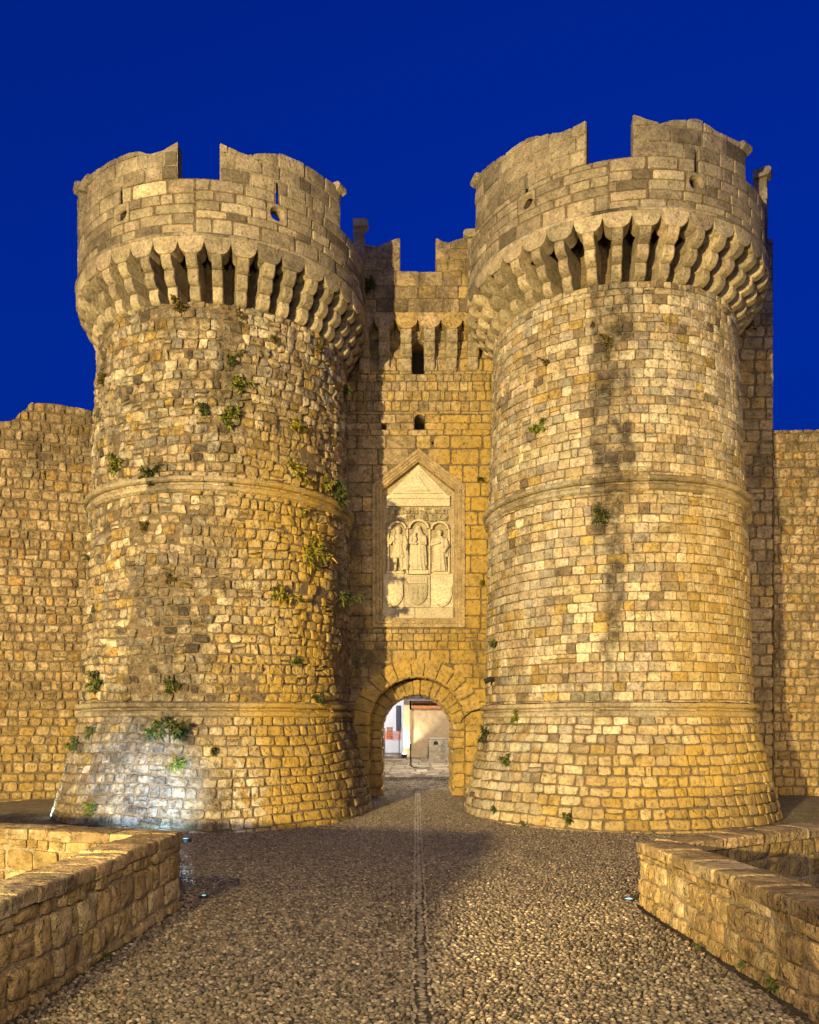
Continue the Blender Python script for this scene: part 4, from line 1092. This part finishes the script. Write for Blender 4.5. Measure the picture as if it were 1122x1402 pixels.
Y1 = 44.0; g1 = float(gz(Y1))
def W(px, py, Y=Y1): return gx(px, Y), gzp(py, Y)
M_PLASTER = plain('lime_plaster', (.36, .285, .20), .9, 0, 3., .22)
M_WHITE = plain('white_plaster', (.62, .63, .66), .85, 0, 2., .08)
M_BRICKR = plain('terracotta', (.32, .15, .07), .85, 0, 8., .3)
M_BLUE = plain('painted_shutter', (.045, .05, .075), .6)
M_SLATE = plain('grey_slate', (.13, .13, .15), .7, 0, 7., .3)
house = thing('town_house', 'beige rendered house with a terracotta ledge, seen through the archway', 'house', (1.2, Y1, g1)); house['kind'] = 'thing'
a = Acc(); x0 = gx(566); add_box(a, x0, 9, Y1, Y1 + 4, g1 - .3, 8.5); a.build('wall', M_PLASTER, house)
a = Acc()
add_box(a, gx(564.5), 9, Y1 - .30, Y1 - .003, gzp(970.5, Y1), gzp(966.5, Y1))
for k in range(30):
    x = gx(566) + k * .17; add_box(a, x, x + .09, Y1 - .24, Y1 - .003, gzp(966.3, Y1), gzp(963, Y1))
add_box(a, gx(564.5), 9, Y1 - .34, Y1 - .003, gzp(962.8, Y1), gzp(961, Y1)); a.build('ledge', M_BRICKR, house)
a = Acc(); a.add([(gx(551), Y1 - 1.1, gzp(959, Y1)), (9, Y1 - 1.1, gzp(959, Y1)), (9, Y1 - .005, gzp(948, Y1)), (gx(551), Y1 - .005, gzp(948, Y1)),
       (gx(551), Y1 - 1.1, gzp(960.5, Y1)), (9, Y1 - 1.1, gzp(960.5, Y1)), (9, Y1 - .005, gzp(950, Y1)), (gx(551), Y1 - .005, gzp(950, Y1))], BOXF); a.build('canopy_roof', M_SLATE, house)
a = Acc(); add_box(a, gx(548), gx(561.5), Y1 - .35, Y1 + .5, g1 - .3, 8.3)
add_box(a, gx(547), gx(562.5), Y1 - .42, Y1 - .36, g1 - .2, g1 + .35); a.build('pilaster', plain('pale_limestone', (.55, .45, .31), .8, 0, 4., .15), house)
a = Acc(); add_box(a, gx(562.3), gx(565.5), Y1 - .12, Y1 + .3, g1 - .3, gzp(972, Y1)); a.build('door_frame', plain('pale_wood', (.42, .30, .17), .6, 0, 10., .2), house)
a = Acc(); add_box(a, gx(617.5, 42), gx(626, 42), 42, Y1 - .002, .4, gzp(984, 42)); a.build('side_pier', M_BRICKR, house)
wh = thing('town_house', 'white house with a dark blue shutter at the left inside the archway', 'house', (-3.5, 51, .8)); wh['kind'] = 'thing'
a = Acc(); add_box(a, -9, gx(556, 51), 51, 54, .4, 10); a.build('wall', M_WHITE, wh)
a = Acc(); add_box(a, gx(542.5, 50.8), gx(548.5, 50.8), 50.9, 50.997, gzp(1001, 50.8), gzp(966, 50.8)); a.build('shutter', M_BLUE, wh)
# orange safety netting with posts
nt = thing('barrier_net', 'orange red safety netting strung in front of the white house', 'barrier', (-1.6, 47, .8))
a = Acc(); nx0, nx1 = gx(505, 47), gx(549, 47); z0, z1 = gzp(1012.5, 47), gzp(1001, 47)
M_NET = plain('orange_netting', (.55, .10, .03), .6)
for k in range(7):
    zz = z0 + (z1 - z0) * k / 6; add_tube(a, [(nx0 + (nx1 - nx0) * t, 47 + .05 * math.sin(9 * t + k), zz - .05 * math.sin(PI * ((t * 3) % 1))) for t in np.linspace(0, 1, 16)], .014, 5)
for k in range(30):
    x = nx0 + (nx1 - nx0) * k / 29; add_tube(a, [(x, 47.02, z0 - .02), (x + .02, 47.02, z1)], .012, 5)
a.build('netting', M_NET, nt)
for k in range(3):
    a = Acc(); x = nx0 + (nx1 - nx0) * (.05 + .45 * k); add_tube(a, [(x, 47.08, .7), (x, 47.08, z1 + .1)], .025, 8); add_tube(a, [(x, 47.08, z1 + .1), (x, 47.08, z1 + .16)], .035, 8); a.build('post', M_METAL, nt)
# crate standing behind the net
ct = thing('crate', 'small brown slatted crate behind the orange netting', 'crate', (gx(534, 48), 48, .8))
cx0, cx1 = gx(530.5, 48), gx(537, 48); zb, zt_ = gzp(1012, 48), gzp(995.5, 48)
M_CRATE = plain('crate_wood', (.20, .12, .06), .8, 0, 12., .3)
for yy in (48, 48.4):
    a = Acc()
    for k in range(6):
        zz = zb + (zt_ - zb) * k / 6; add_box(a, cx0, cx1, yy, yy + .02, zz, zz + (zt_ - zb) / 6 - .02)
    a.build('slat_panel', M_CRATE, ct)
a = Acc()
for x in (cx0 - .03, cx1): add_box(a, x, x + .03, 47.99, 48.43, zb, zt_)
a.build('frame', plain('crate_frame', (.15, .09, .05), .8), ct)
# low stone block with a flat dark arch and a mosaic of pebbles
bk = thing('stone_block', 'low carved stone block with a small dark arch, in front of the beige house', 'block', (gx(602, 42.5), 42.5, .7))
a = Acc(); bx0, bx1 = gx(587.5, 42.5), gx(616.5, 42.5); bz0, bz1 = .55, gzp(1012, 42.5)
add_box(a, bx0, bx1, 42.5, 43.2, bz0, bz1, (.38, .33, .26)); a.build('body', M_SMOOTH, bk)
a = Acc(); add_box(a, bx0 - .03, bx1 + .03, 42.46, 43.24, bz1 + .001, bz1 + .07, (.42, .40, .36)); a.build('top_slab', M_SMOOTH, bk)
a = Acc(); cx = gx(597, 42.5); zz = gzp(1020, 42.5); r = .12
add_prism(a, [(cx - r, zz), (cx + r, zz)] + [(cx + r * math.cos(t), zz + .08 + r * math.sin(t)) for t in np.linspace(0, PI, 9)], 42.485, 42.499, (.03, .025, .02)); a.build('dark_arch_plate', M_DARK, bk)  # flat near-black plate; the niche's shade is only its colour
a = Acc()
rc = layout(gx(598.5, 42.5), bx1 - .03, gzp(1028, 42.5), gzp(1019, 42.5), (.06, .08), (.06, .1), split=0)
stones(a, rc, plane_map((0, 42.5), (1, 42.5)), pal([(.32, .35, .40), (.22, .22, .23), (.42, .42, .42)], [2, 1, 1]), gap=.012, proud=.02, power=4, rough=.004, off=.004, n=7, jit=.005, sink=.03); a.build('mosaic', M_SMOOTH, bk)
# thin post with a trailing hose
po = thing('bollard', 'thin black post with a hose looped at its foot, in the lane beyond the arch', 'post', (gx(562.5, 40), 40, float(gz(40))))
a = Acc(); px_ = gx(562.5, 40); g = float(gz(40)); add_lathe(a, (px_, 40, g), [(.09, 0), (.09, .03), (.035, .06), (.03, .95), (.05, .97), (.05, 1.03), (.02, 1.07)], 12); a.build('post', M_BLACK, po)
a = Acc(); add_tube(a, [(px_ + .03, 39.95, g + .35), (px_ + .02, 39.8, g + .05), (px_ + .05, 39.3, g - .02), (px_ + .25, 38.9, g - .06), (px_ + .6, 38.8, g - .07), (px_ + .9, 38.9, g - .06)], .03, 7); a.build('hose', M_BLACK, po)

def ground_light(loc, target, watts, col, label, size=95, r=.11, strength=1.7):
    t = thing('ground_light', label, 'light', loc, 'lamps set in the ground')
    bl = 1.0 if watts > 1000 else .7
    a = Acc(); add_lathe(a, loc, [(r * 1.35, -.34), (r * 1.35, .015), (r * 1.25, .03), (r * 1.02, .03), (r, .005)], 24); a.build('housing', M_METAL, t)
    a = Acc(); add_lathe(a, loc, [(r * .98, .006), (r * .9, .016), (r * .6, .022), (r * .2, .024)], 20); a.build('lens', emit('lamp_lens', (.35, .92, .95), strength), t)
    l = spot('uplight', (loc[0], loc[1], loc[2] + .10), target, watts, col, size, bl, .05)
    return t
COOL = (.55, .85, 1.0)
ground_light((-10.55, 23.2, float(gz(23.2))), (-8.6, 25.0, 1.8), 220, (.42, .75, 1.0), 'glowing turquoise lamp in the grass at the outer foot of the rugged tower', 90)
ground_light((-5.2, 19.0, -.22), (-7.4, 21.6, 1.8), 120, (.38, .66, 1.0), 'glowing lamp in the ground before the bluish lit foot of the rugged tower', 104, .10)
ground_light((-2.90, 11.55, .0), (-6.95, 21.6, .95), 21000, (.36, .62, 1.0), 'small turquoise lamp in the pavement at the tip of the darker low wall', 20, .05)
ground_light((3.03, 11.32, .0), (3.2, 12.2, 1.5), 6, (.6, .95, 1), 'small white lamp in the pavement at the tip of the brighter low wall', 120, .07)
# lamp that washes the pilaster
wl = thing('ground_light', 'bright warm lamp washing the pale pilaster beyond the archway', 'light', (gx(554, 43.25), 43.3, float(gz(43.3))), 'lamps set in the ground')
loc = tuple(wl.location)
a = Acc(); add_lathe(a, loc, [(.12, 0), (.13, .10), (.14, .22), (.10, .24)], 16); a.build('housing', M_METAL, wl)
a = Acc(); add_lathe(a, loc, [(.11, .245), (.10, .27), (.03, .28)], 16); a.build('lens', emit('lane_lens', (1, .82, .5), 40), wl)
spot('uplight', (loc[0], 43.22, loc[2] + .36), (gx(554), Y1 - .35, loc[2] + 1.6), 520, (1, .84, .55), 100, .6, .05)
spot('lane_fill', (1.0, 38.5, 5.0), (0.3, 39, .5), 2100, (1, .84, .58), 175, .4, .15)  # unseen lamp added to brighten the lane paving
spot('lane_fill', (.45, 36.5, 2.7), (.2, 22, -.3), 800, (1, .86, .64), 60, .6, .15)  # unseen low lamp added for sheen on the pebbles outside
spot('lane_fill', (.6, 34.5, 4.6), (0.27, 29, 0), 1300, (1, .86, .64), 100, .7, .15)  # unseen lamp added to lift the dark passage
spot('lane_fill', (-4.5, 44.5, 6.0), (-3.0, 51, 2.0), 4200, (1, .94, .86), 120, .7, .15)  # unseen lamp added to brighten the white house

# cable along the lower cordon of the neat tower, and the black spotlight it feeds
a = Acc(); pts = []
for k in range(40):
    ph = R(62) - (R(62) + R(77)) * k / 39
    p = map_r(np.array([ph * 4]), np.array([3.03 + .012 * math.sin(k * 1.7)]), np.array([.10])); pts.append(tuple(p[0]))
pts += [(gx(669, 26.2), 26.4, gzp(967, 26.4)), (gx(655, 27.2), 27.3, gzp(972, 27.3)), (gx(645, 27.4), 27.44, gzp(975, 27.44)), (gx(637, 27.4), 27.42, gzp(981, 27.42)), (gx(632, 27.4), 27.5, gzp(988, 27.5))]
add_tube(a, pts, .022, 6); cb_ = a.build('cable', M_BLACK); tag(cb_, 'black cable sagging along the lower cordon of the neat tower to the arch', 'cable')
ph, z = ray_cyl(674, 932, RT, 4.0); p = map_r(np.array([ph * 4]), np.array([z]), np.array([.0]))[0]
sl = thing('spotlight', 'small black spotlight on an arm at the inner edge of the neat tower', 'light', tuple(p))
a = Acc(); add_tube(a, [tuple(p + np.array((.05, .05, -.02))), tuple(p + np.array((-.05, -.12, 0))), tuple(p + np.array((-.12, -.16, .02)))], .025, 7); a.build('arm', M_BLACK, sl)
a = Acc(); q = p + np.array((-.12, -.16, .03)); add_tube(a, [tuple(q + np.array((.06, .0, .05))), tuple(q + np.array((.0, .0, .01))), tuple(q + np.array((-.14, -.02, -.06))), tuple(q + np.array((-.17, -.02, -.07)))], [.05, .075, .085, .09], 10); a.build('lamp_head', M_BLACK, sl)

# ------------------------------------------------------------------ plants rooted in the joints
def leaf_mat(name, c1, c2):
    m, t, b = mat_new(name)
    at = t.nodes.new('ShaderNodeAttribute'); at.attribute_name = 'stone'
    t.links.new(at.outputs['Color'], b.inputs['Base Color']); b.inputs['Roughness'].default_value = .65
    b.inputs['Specular IOR Level'].default_value = .25
    return m
M_LEAF = leaf_mat('leaf', 0, 0)
GREENS = {'bright': (.15, .17, .028), 'dark': (.05, .062, .018), 'yellow': (.24, .20, .025), 'dry': (.12, .095, .03), 'mid': (.08, .10, .024)}
def plant(p, nrm, size, kind, label, dense=1.0, droop=.6):
    p = np.array(p, float); nrm = np.array(nrm, float); nrm /= np.linalg.norm(nrm)
    n = int((150 + 1150 * size) * dense); a = Acc()
    base = np.array(GREENS[kind])
    nc = max(3, int(6 * size / .3)); cen = rng.normal(0, 1, (nc, 3)) * size * .38; cen -= np.minimum(cen @ nrm, 0)[:, None] * nrm * 1.4
    cen = cen + nrm * size * .22; cen[:, 2] += size * .08
    w = rng.integers(0, nc, n)
    d = rng.normal(0, 1, (n, 3)) + nrm * .7 + np.array((0, 0, .45)); d /= np.linalg.norm(d, axis=1)[:, None]
    L = size * rng.uniform(.16, .42, n); wd = L * rng.uniform(.08, .18, n)
    root = p + cen[w] * rng.uniform(.3, 1, (n, 1)); side = np.cross(d, rng.normal(0, 1, (n, 3))); side /= np.linalg.norm(side, axis=1)[:, None]
    t = np.array([0, .35, .7, 1.0]); wid = np.array([.35, 1, .75, .06])
    C = root[:, None] + d[:, None] * (L[:, None] * t)[:, :, None]; C[:, :, 2] -= droop * L[:, None] * t[None] ** 2 * .6
    Lf = C - side[:, None] * (wd[:, None] * wid)[:, :, None]; Rt = C + side[:, None] * (wd[:, None] * wid)[:, :, None]
    V = np.stack([Lf, Rt], 2).reshape(-1, 3); o = (np.arange(n) * 8)[:, None, None]
    q = np.array([(0, 1, 3, 2), (2, 3, 5, 4), (4, 5, 7, 6)])
    col = base[None] * np.exp(rng.normal(0, .35, n))[:, None] * np.exp(rng.normal(0, .1, (n, 3)))
    dead = rng.random(n) < .12; col[dead] = np.array((.15, .105, .04)) * np.exp(rng.normal(0, .2, dead.sum()))[:, None]
    a.add(V, (o + q[None]).reshape(-1, 4), np.repeat(np.clip(col, .005, .4), 8, 0))
    # woody stems from the joint
    for k in range(min(nc, 6)):
        add_tube(a, [tuple(p - nrm * .04), tuple(p + cen[k] * .5 + nrm * .02), tuple(p + cen[k])], [.012, .009, .005], 5, (.07, .05, .03))
    ob = a.build('wall_plant', M_LEAF); return tag(ob, label, 'plant', 'plants growing out of the stonework')
def on_tower(px, py, size, kind, label, c, spec_r, mp, dense=1.0):
    r = 3.85
    for _ in range(4):
        ph, z = ray_cyl(px, py, c, r); r = float(np.interp(z, *spec_r))
    p = mp(np.array([ph * 4]), np.array([z]), np.array([.0]))[0]; nr = p - np.array((c[0], c[1], z))
    plant(p, nr, size / F * p[1] * 1.5, kind, label, dense)
RZL = ([-.8, 2.88, 8.82, 14.0, 17], [4.95, 4.03, 3.88, 3.70, 3.66]); RZR = ([-.8, 2.88, 8.82, 14.3, 17], [4.85, 3.98, 3.85, 3.62, 3.58])
for px, py, sz, kd, lb in [
    (162, 632, 14, 'bright', 'bright green bush just above the upper cordon near the outer edge of the rugged tower'),
    (203, 652, 13, 'dark', 'dark drooping tuft resting on the upper cordon of the rugged tower'),
    (276, 566, 11, 'mid', 'left tuft of the close pair above the upper cordon of the rugged tower'),
    (306, 578, 15, 'bright', 'larger right tuft of the close pair above the upper cordon of the rugged tower'),
    (323, 530, 13, 'bright', 'grassy tuft alone right of centre in the upper shaft of the rugged tower'),
    (313, 492, 10, 'mid', 'small tuft below the corbels, second from the top in the middle of the rugged tower'),
    (322, 438, 8, 'dry', 'tiny dry tuft just under the corbels in the middle of the rugged tower'),
    (371, 464, 8, 'dry', 'tiny tuft under the corbels right of the middle of the rugged tower'),
    (402, 588, 11, 'yellow', 'yellowish tuft right of the close pair on the upper shaft of the rugged tower'),
    (403, 648, 13, 'yellow', 'upright yellowish tuft on the right just above the upper cordon of the rugged tower'),
    (444, 664, 9, 'yellow', 'small tuft between a yellowish tuft and a big dark bush on the upper cordon'),
    (457, 682, 18, 'dark', 'big dark bush on the upper cordon at the inner edge of the rugged tower'),
    (413, 706, 8, 'yellow', 'small yellow tuft just below the upper cordon right of the middle of the rugged tower'),
    (418, 758, 20, 'yellow', 'biggest yellow green bush, on the lower shaft of the rugged tower'),
    (384, 815, 15, 'yellow', 'ragged yellow bush below and left of the biggest yellow green bush'),
    (405, 905, 9, 'mid', 'small tuft low on the right of the lower shaft of the rugged tower'),
    (432, 955, 11, 'dark', 'dark tuft on the lower cordon near the inner edge of the rugged tower'),
    (138, 520, 10, 'dry', 'dry tuft on the outer edge of the rugged tower high under the corbels'),
    (137, 936, 13, 'mid', 'green tuft just above the lower cordon near the outer edge of the rugged tower'),
    (238, 943, 12, 'mid', 'green tuft just above the lower cordon in the middle of the rugged tower'),
    (128, 1000, 11, 'mid', 'upper of two tufts at the outer side of the rugged tower base'),
    (109, 1019, 11, 'mid', 'lower of two tufts at the outer side of the rugged tower base'),
    (220, 1003, 17, 'mid', 'left bush of the joined pair on the battered base of the rugged tower'),
    (252, 1001, 17, 'dark', 'right bush of the joined pair on the battered base of the rugged tower'),
    (250, 1047, 13, 'bright', 'sprawling tuft above the bluish light on the base of the rugged tower'),
    (296, 1029, 10, 'dark', 'small dark tuft right of the joined pair on the base of the rugged tower'),
    (133, 1108, 11, 'bright', 'green tuft low at the left of the bluish light on the rugged tower'),
    (198, 721, 9, 'dry', 'small dry tuft under the upper cordon left of the middle of the rugged tower'),
    (232, 793, 9, 'dry', 'small dry tuft left of the middle in the lower shaft of the rugged tower'),
    (121, 763, 6, 'mid', 'tiny tuft on the outer edge of the rugged tower below the upper cordon'),
    (315, 668, 7, 'mid', 'tiny tuft hanging over the upper cordon in the middle of the rugged tower'),
    (466, 822, 16, 'dark', 'dark bush in the corner between the rugged tower and the gate wall'),
    (429, 478, 8, 'dry', 'brown tuft below the corbels near the inner edge of the rugged tower'),
    (466, 536, 10, 'dark', 'dark tuft high at the inner edge of the rugged tower'),
    (240, 420, 12, 'dry', 'withered brown tuft hanging under the corbels of the rugged tower'),
    (412, 412, 10, 'yellow', 'yellow tuft growing between two corbels of the rugged tower')]:
    on_tower(px, py, sz, kd, lb, LT, RZL, map_l)
for px, py, sz, kd, lb in [
    (741, 586, 11, 'bright', 'round green tuft alone on the pale left of the upper shaft of the neat tower'),
    (838, 466, 10, 'dry', 'dry tuft at the head of the black streak on the neat tower'),
    (817, 446, 6, 'dry', 'tiny tuft just above the dry tuft at the head of the black streak'),
    (755, 496, 7, 'dry', 'tiny tuft left of the black streak high on the neat tower'),
    (827, 702, 14, 'dark', 'dark tuft in the black streak just below the upper cordon of the neat tower'),
    (679, 882, 9, 'mid', 'green tuft above the black spotlight at the inner edge of the neat tower'),
    (705, 985, 9, 'bright', 'flat green tuft just under the lower cordon of the neat tower'),
    (666, 1008, 11, 'dark', 'dark tuft between the archway and the base of the neat tower'),
    (693, 1041, 10, 'mid', 'green tuft on the left of the battered base of the neat tower'),
    (776, 1122, 9, 'mid', 'small tuft near the ground at the foot of the neat tower'),
    (677, 1108, 7, 'mid', 'small tuft low at the inner corner of the base of the neat tower'),
    (720, 1135, 8, 'mid', 'flat green tuft on the pavement edge of the base of the neat tower')]:
    on_tower(px, py, sz, kd, lb, RT, RZR, map_r)
plant((gx(658, GYF), GYF, gzp(657)), (0, -1, 0), .22, 'dark', 'flat dark tuft on the gate wall beside the top of the relief', .8)
plant((gx(661, GYF), GYF, gzp(800)), (0, -1, 0), .22, 'yellow', 'thin tuft on the gate wall right of the three shields', .8)
plant((gx(505, 26.6), 26.7, gzp(392, 26.6)), (0, -1, 0), .40, 'dark', 'dark shrub where the crown of the rugged tower meets the gate parapet')
plant((gx(1022, 27.8), 27.9, gzp(447, 27.8)), (0, -1, 0), .34, 'yellow', 'yellow green bush under the outer corbels of the neat tower')
plant((gx(118, 27.6), 27.4, gzp(590, 27.6)), (0, -1, 0), .2, 'mid', 'small tuft high on the broken topped curtain wall')
plant((gx(113, 27.6), 27.4, gzp(672, 27.6)), (0, -1, 0), .25, 'dry', 'dry tuft on the broken topped curtain wall beside the upper cordon')
for px, py, sz, lb in ((957, 1299, .11, 'smallest and farthest weed at the foot of the brighter low wall'), (1017, 1327, .17, 'middle weed of three at the foot of the brighter low wall'), (1062, 1356, .19, 'largest and nearest weed at the foot of the brighter low wall')):
    y = EYE * F / (py - PY0); plant((gx(px, y), y, .0), (-.4, -.2, .9), sz, 'mid', lb, 1.2)
for px, py, sz, lb in ((130, 1310, .2, 'dark weed at the foot of the darker low wall'),):
    y = EYE * F / (py - PY0); plant((gx(px, y), y, .0), (.4, -.2, .9), sz, 'dark', lb, 1.2)
# short grass on the terrace beside the towers
a = Acc(); n = 2600
u = rng.random(n); pxg = np.where(u < .75, rng.uniform(-13.5, -10.0, n), rng.uniform(10.9, 13.5, n)); pyg = np.where(u < .75, rng.uniform(21.6, 24.0, n), rng.uniform(23.3, 26, n))
k = vnoise(pxg * 1.5, pyg * 1.5, seed=131) > -.1; pxg, pyg = pxg[k], pyg[k]; n = len(pxg)
d = rng.normal(0, .4, (n, 2)); h = rng.uniform(.05, .14, n); an = rng.uniform(0, PI, n); wv = np.stack([np.cos(an), np.sin(an)], 1) * .008
B = np.stack([pxg, pyg], 1); zg_ = gz(pyg) - .01
V = np.stack([np.c_[B - wv, zg_], np.c_[B + wv, zg_], np.c_[B + d * h[:, None], zg_ + h]], 1).reshape(-1, 3)
a.add(V, (np.arange(n) * 3)[:, None] + np.arange(3)[None], np.repeat(np.array((.07, .085, .02)) * np.exp(rng.normal(0, .3, n))[:, None], 3, 0))
gr = a.build('grass', M_LEAF); tag(gr, kind='stuff')
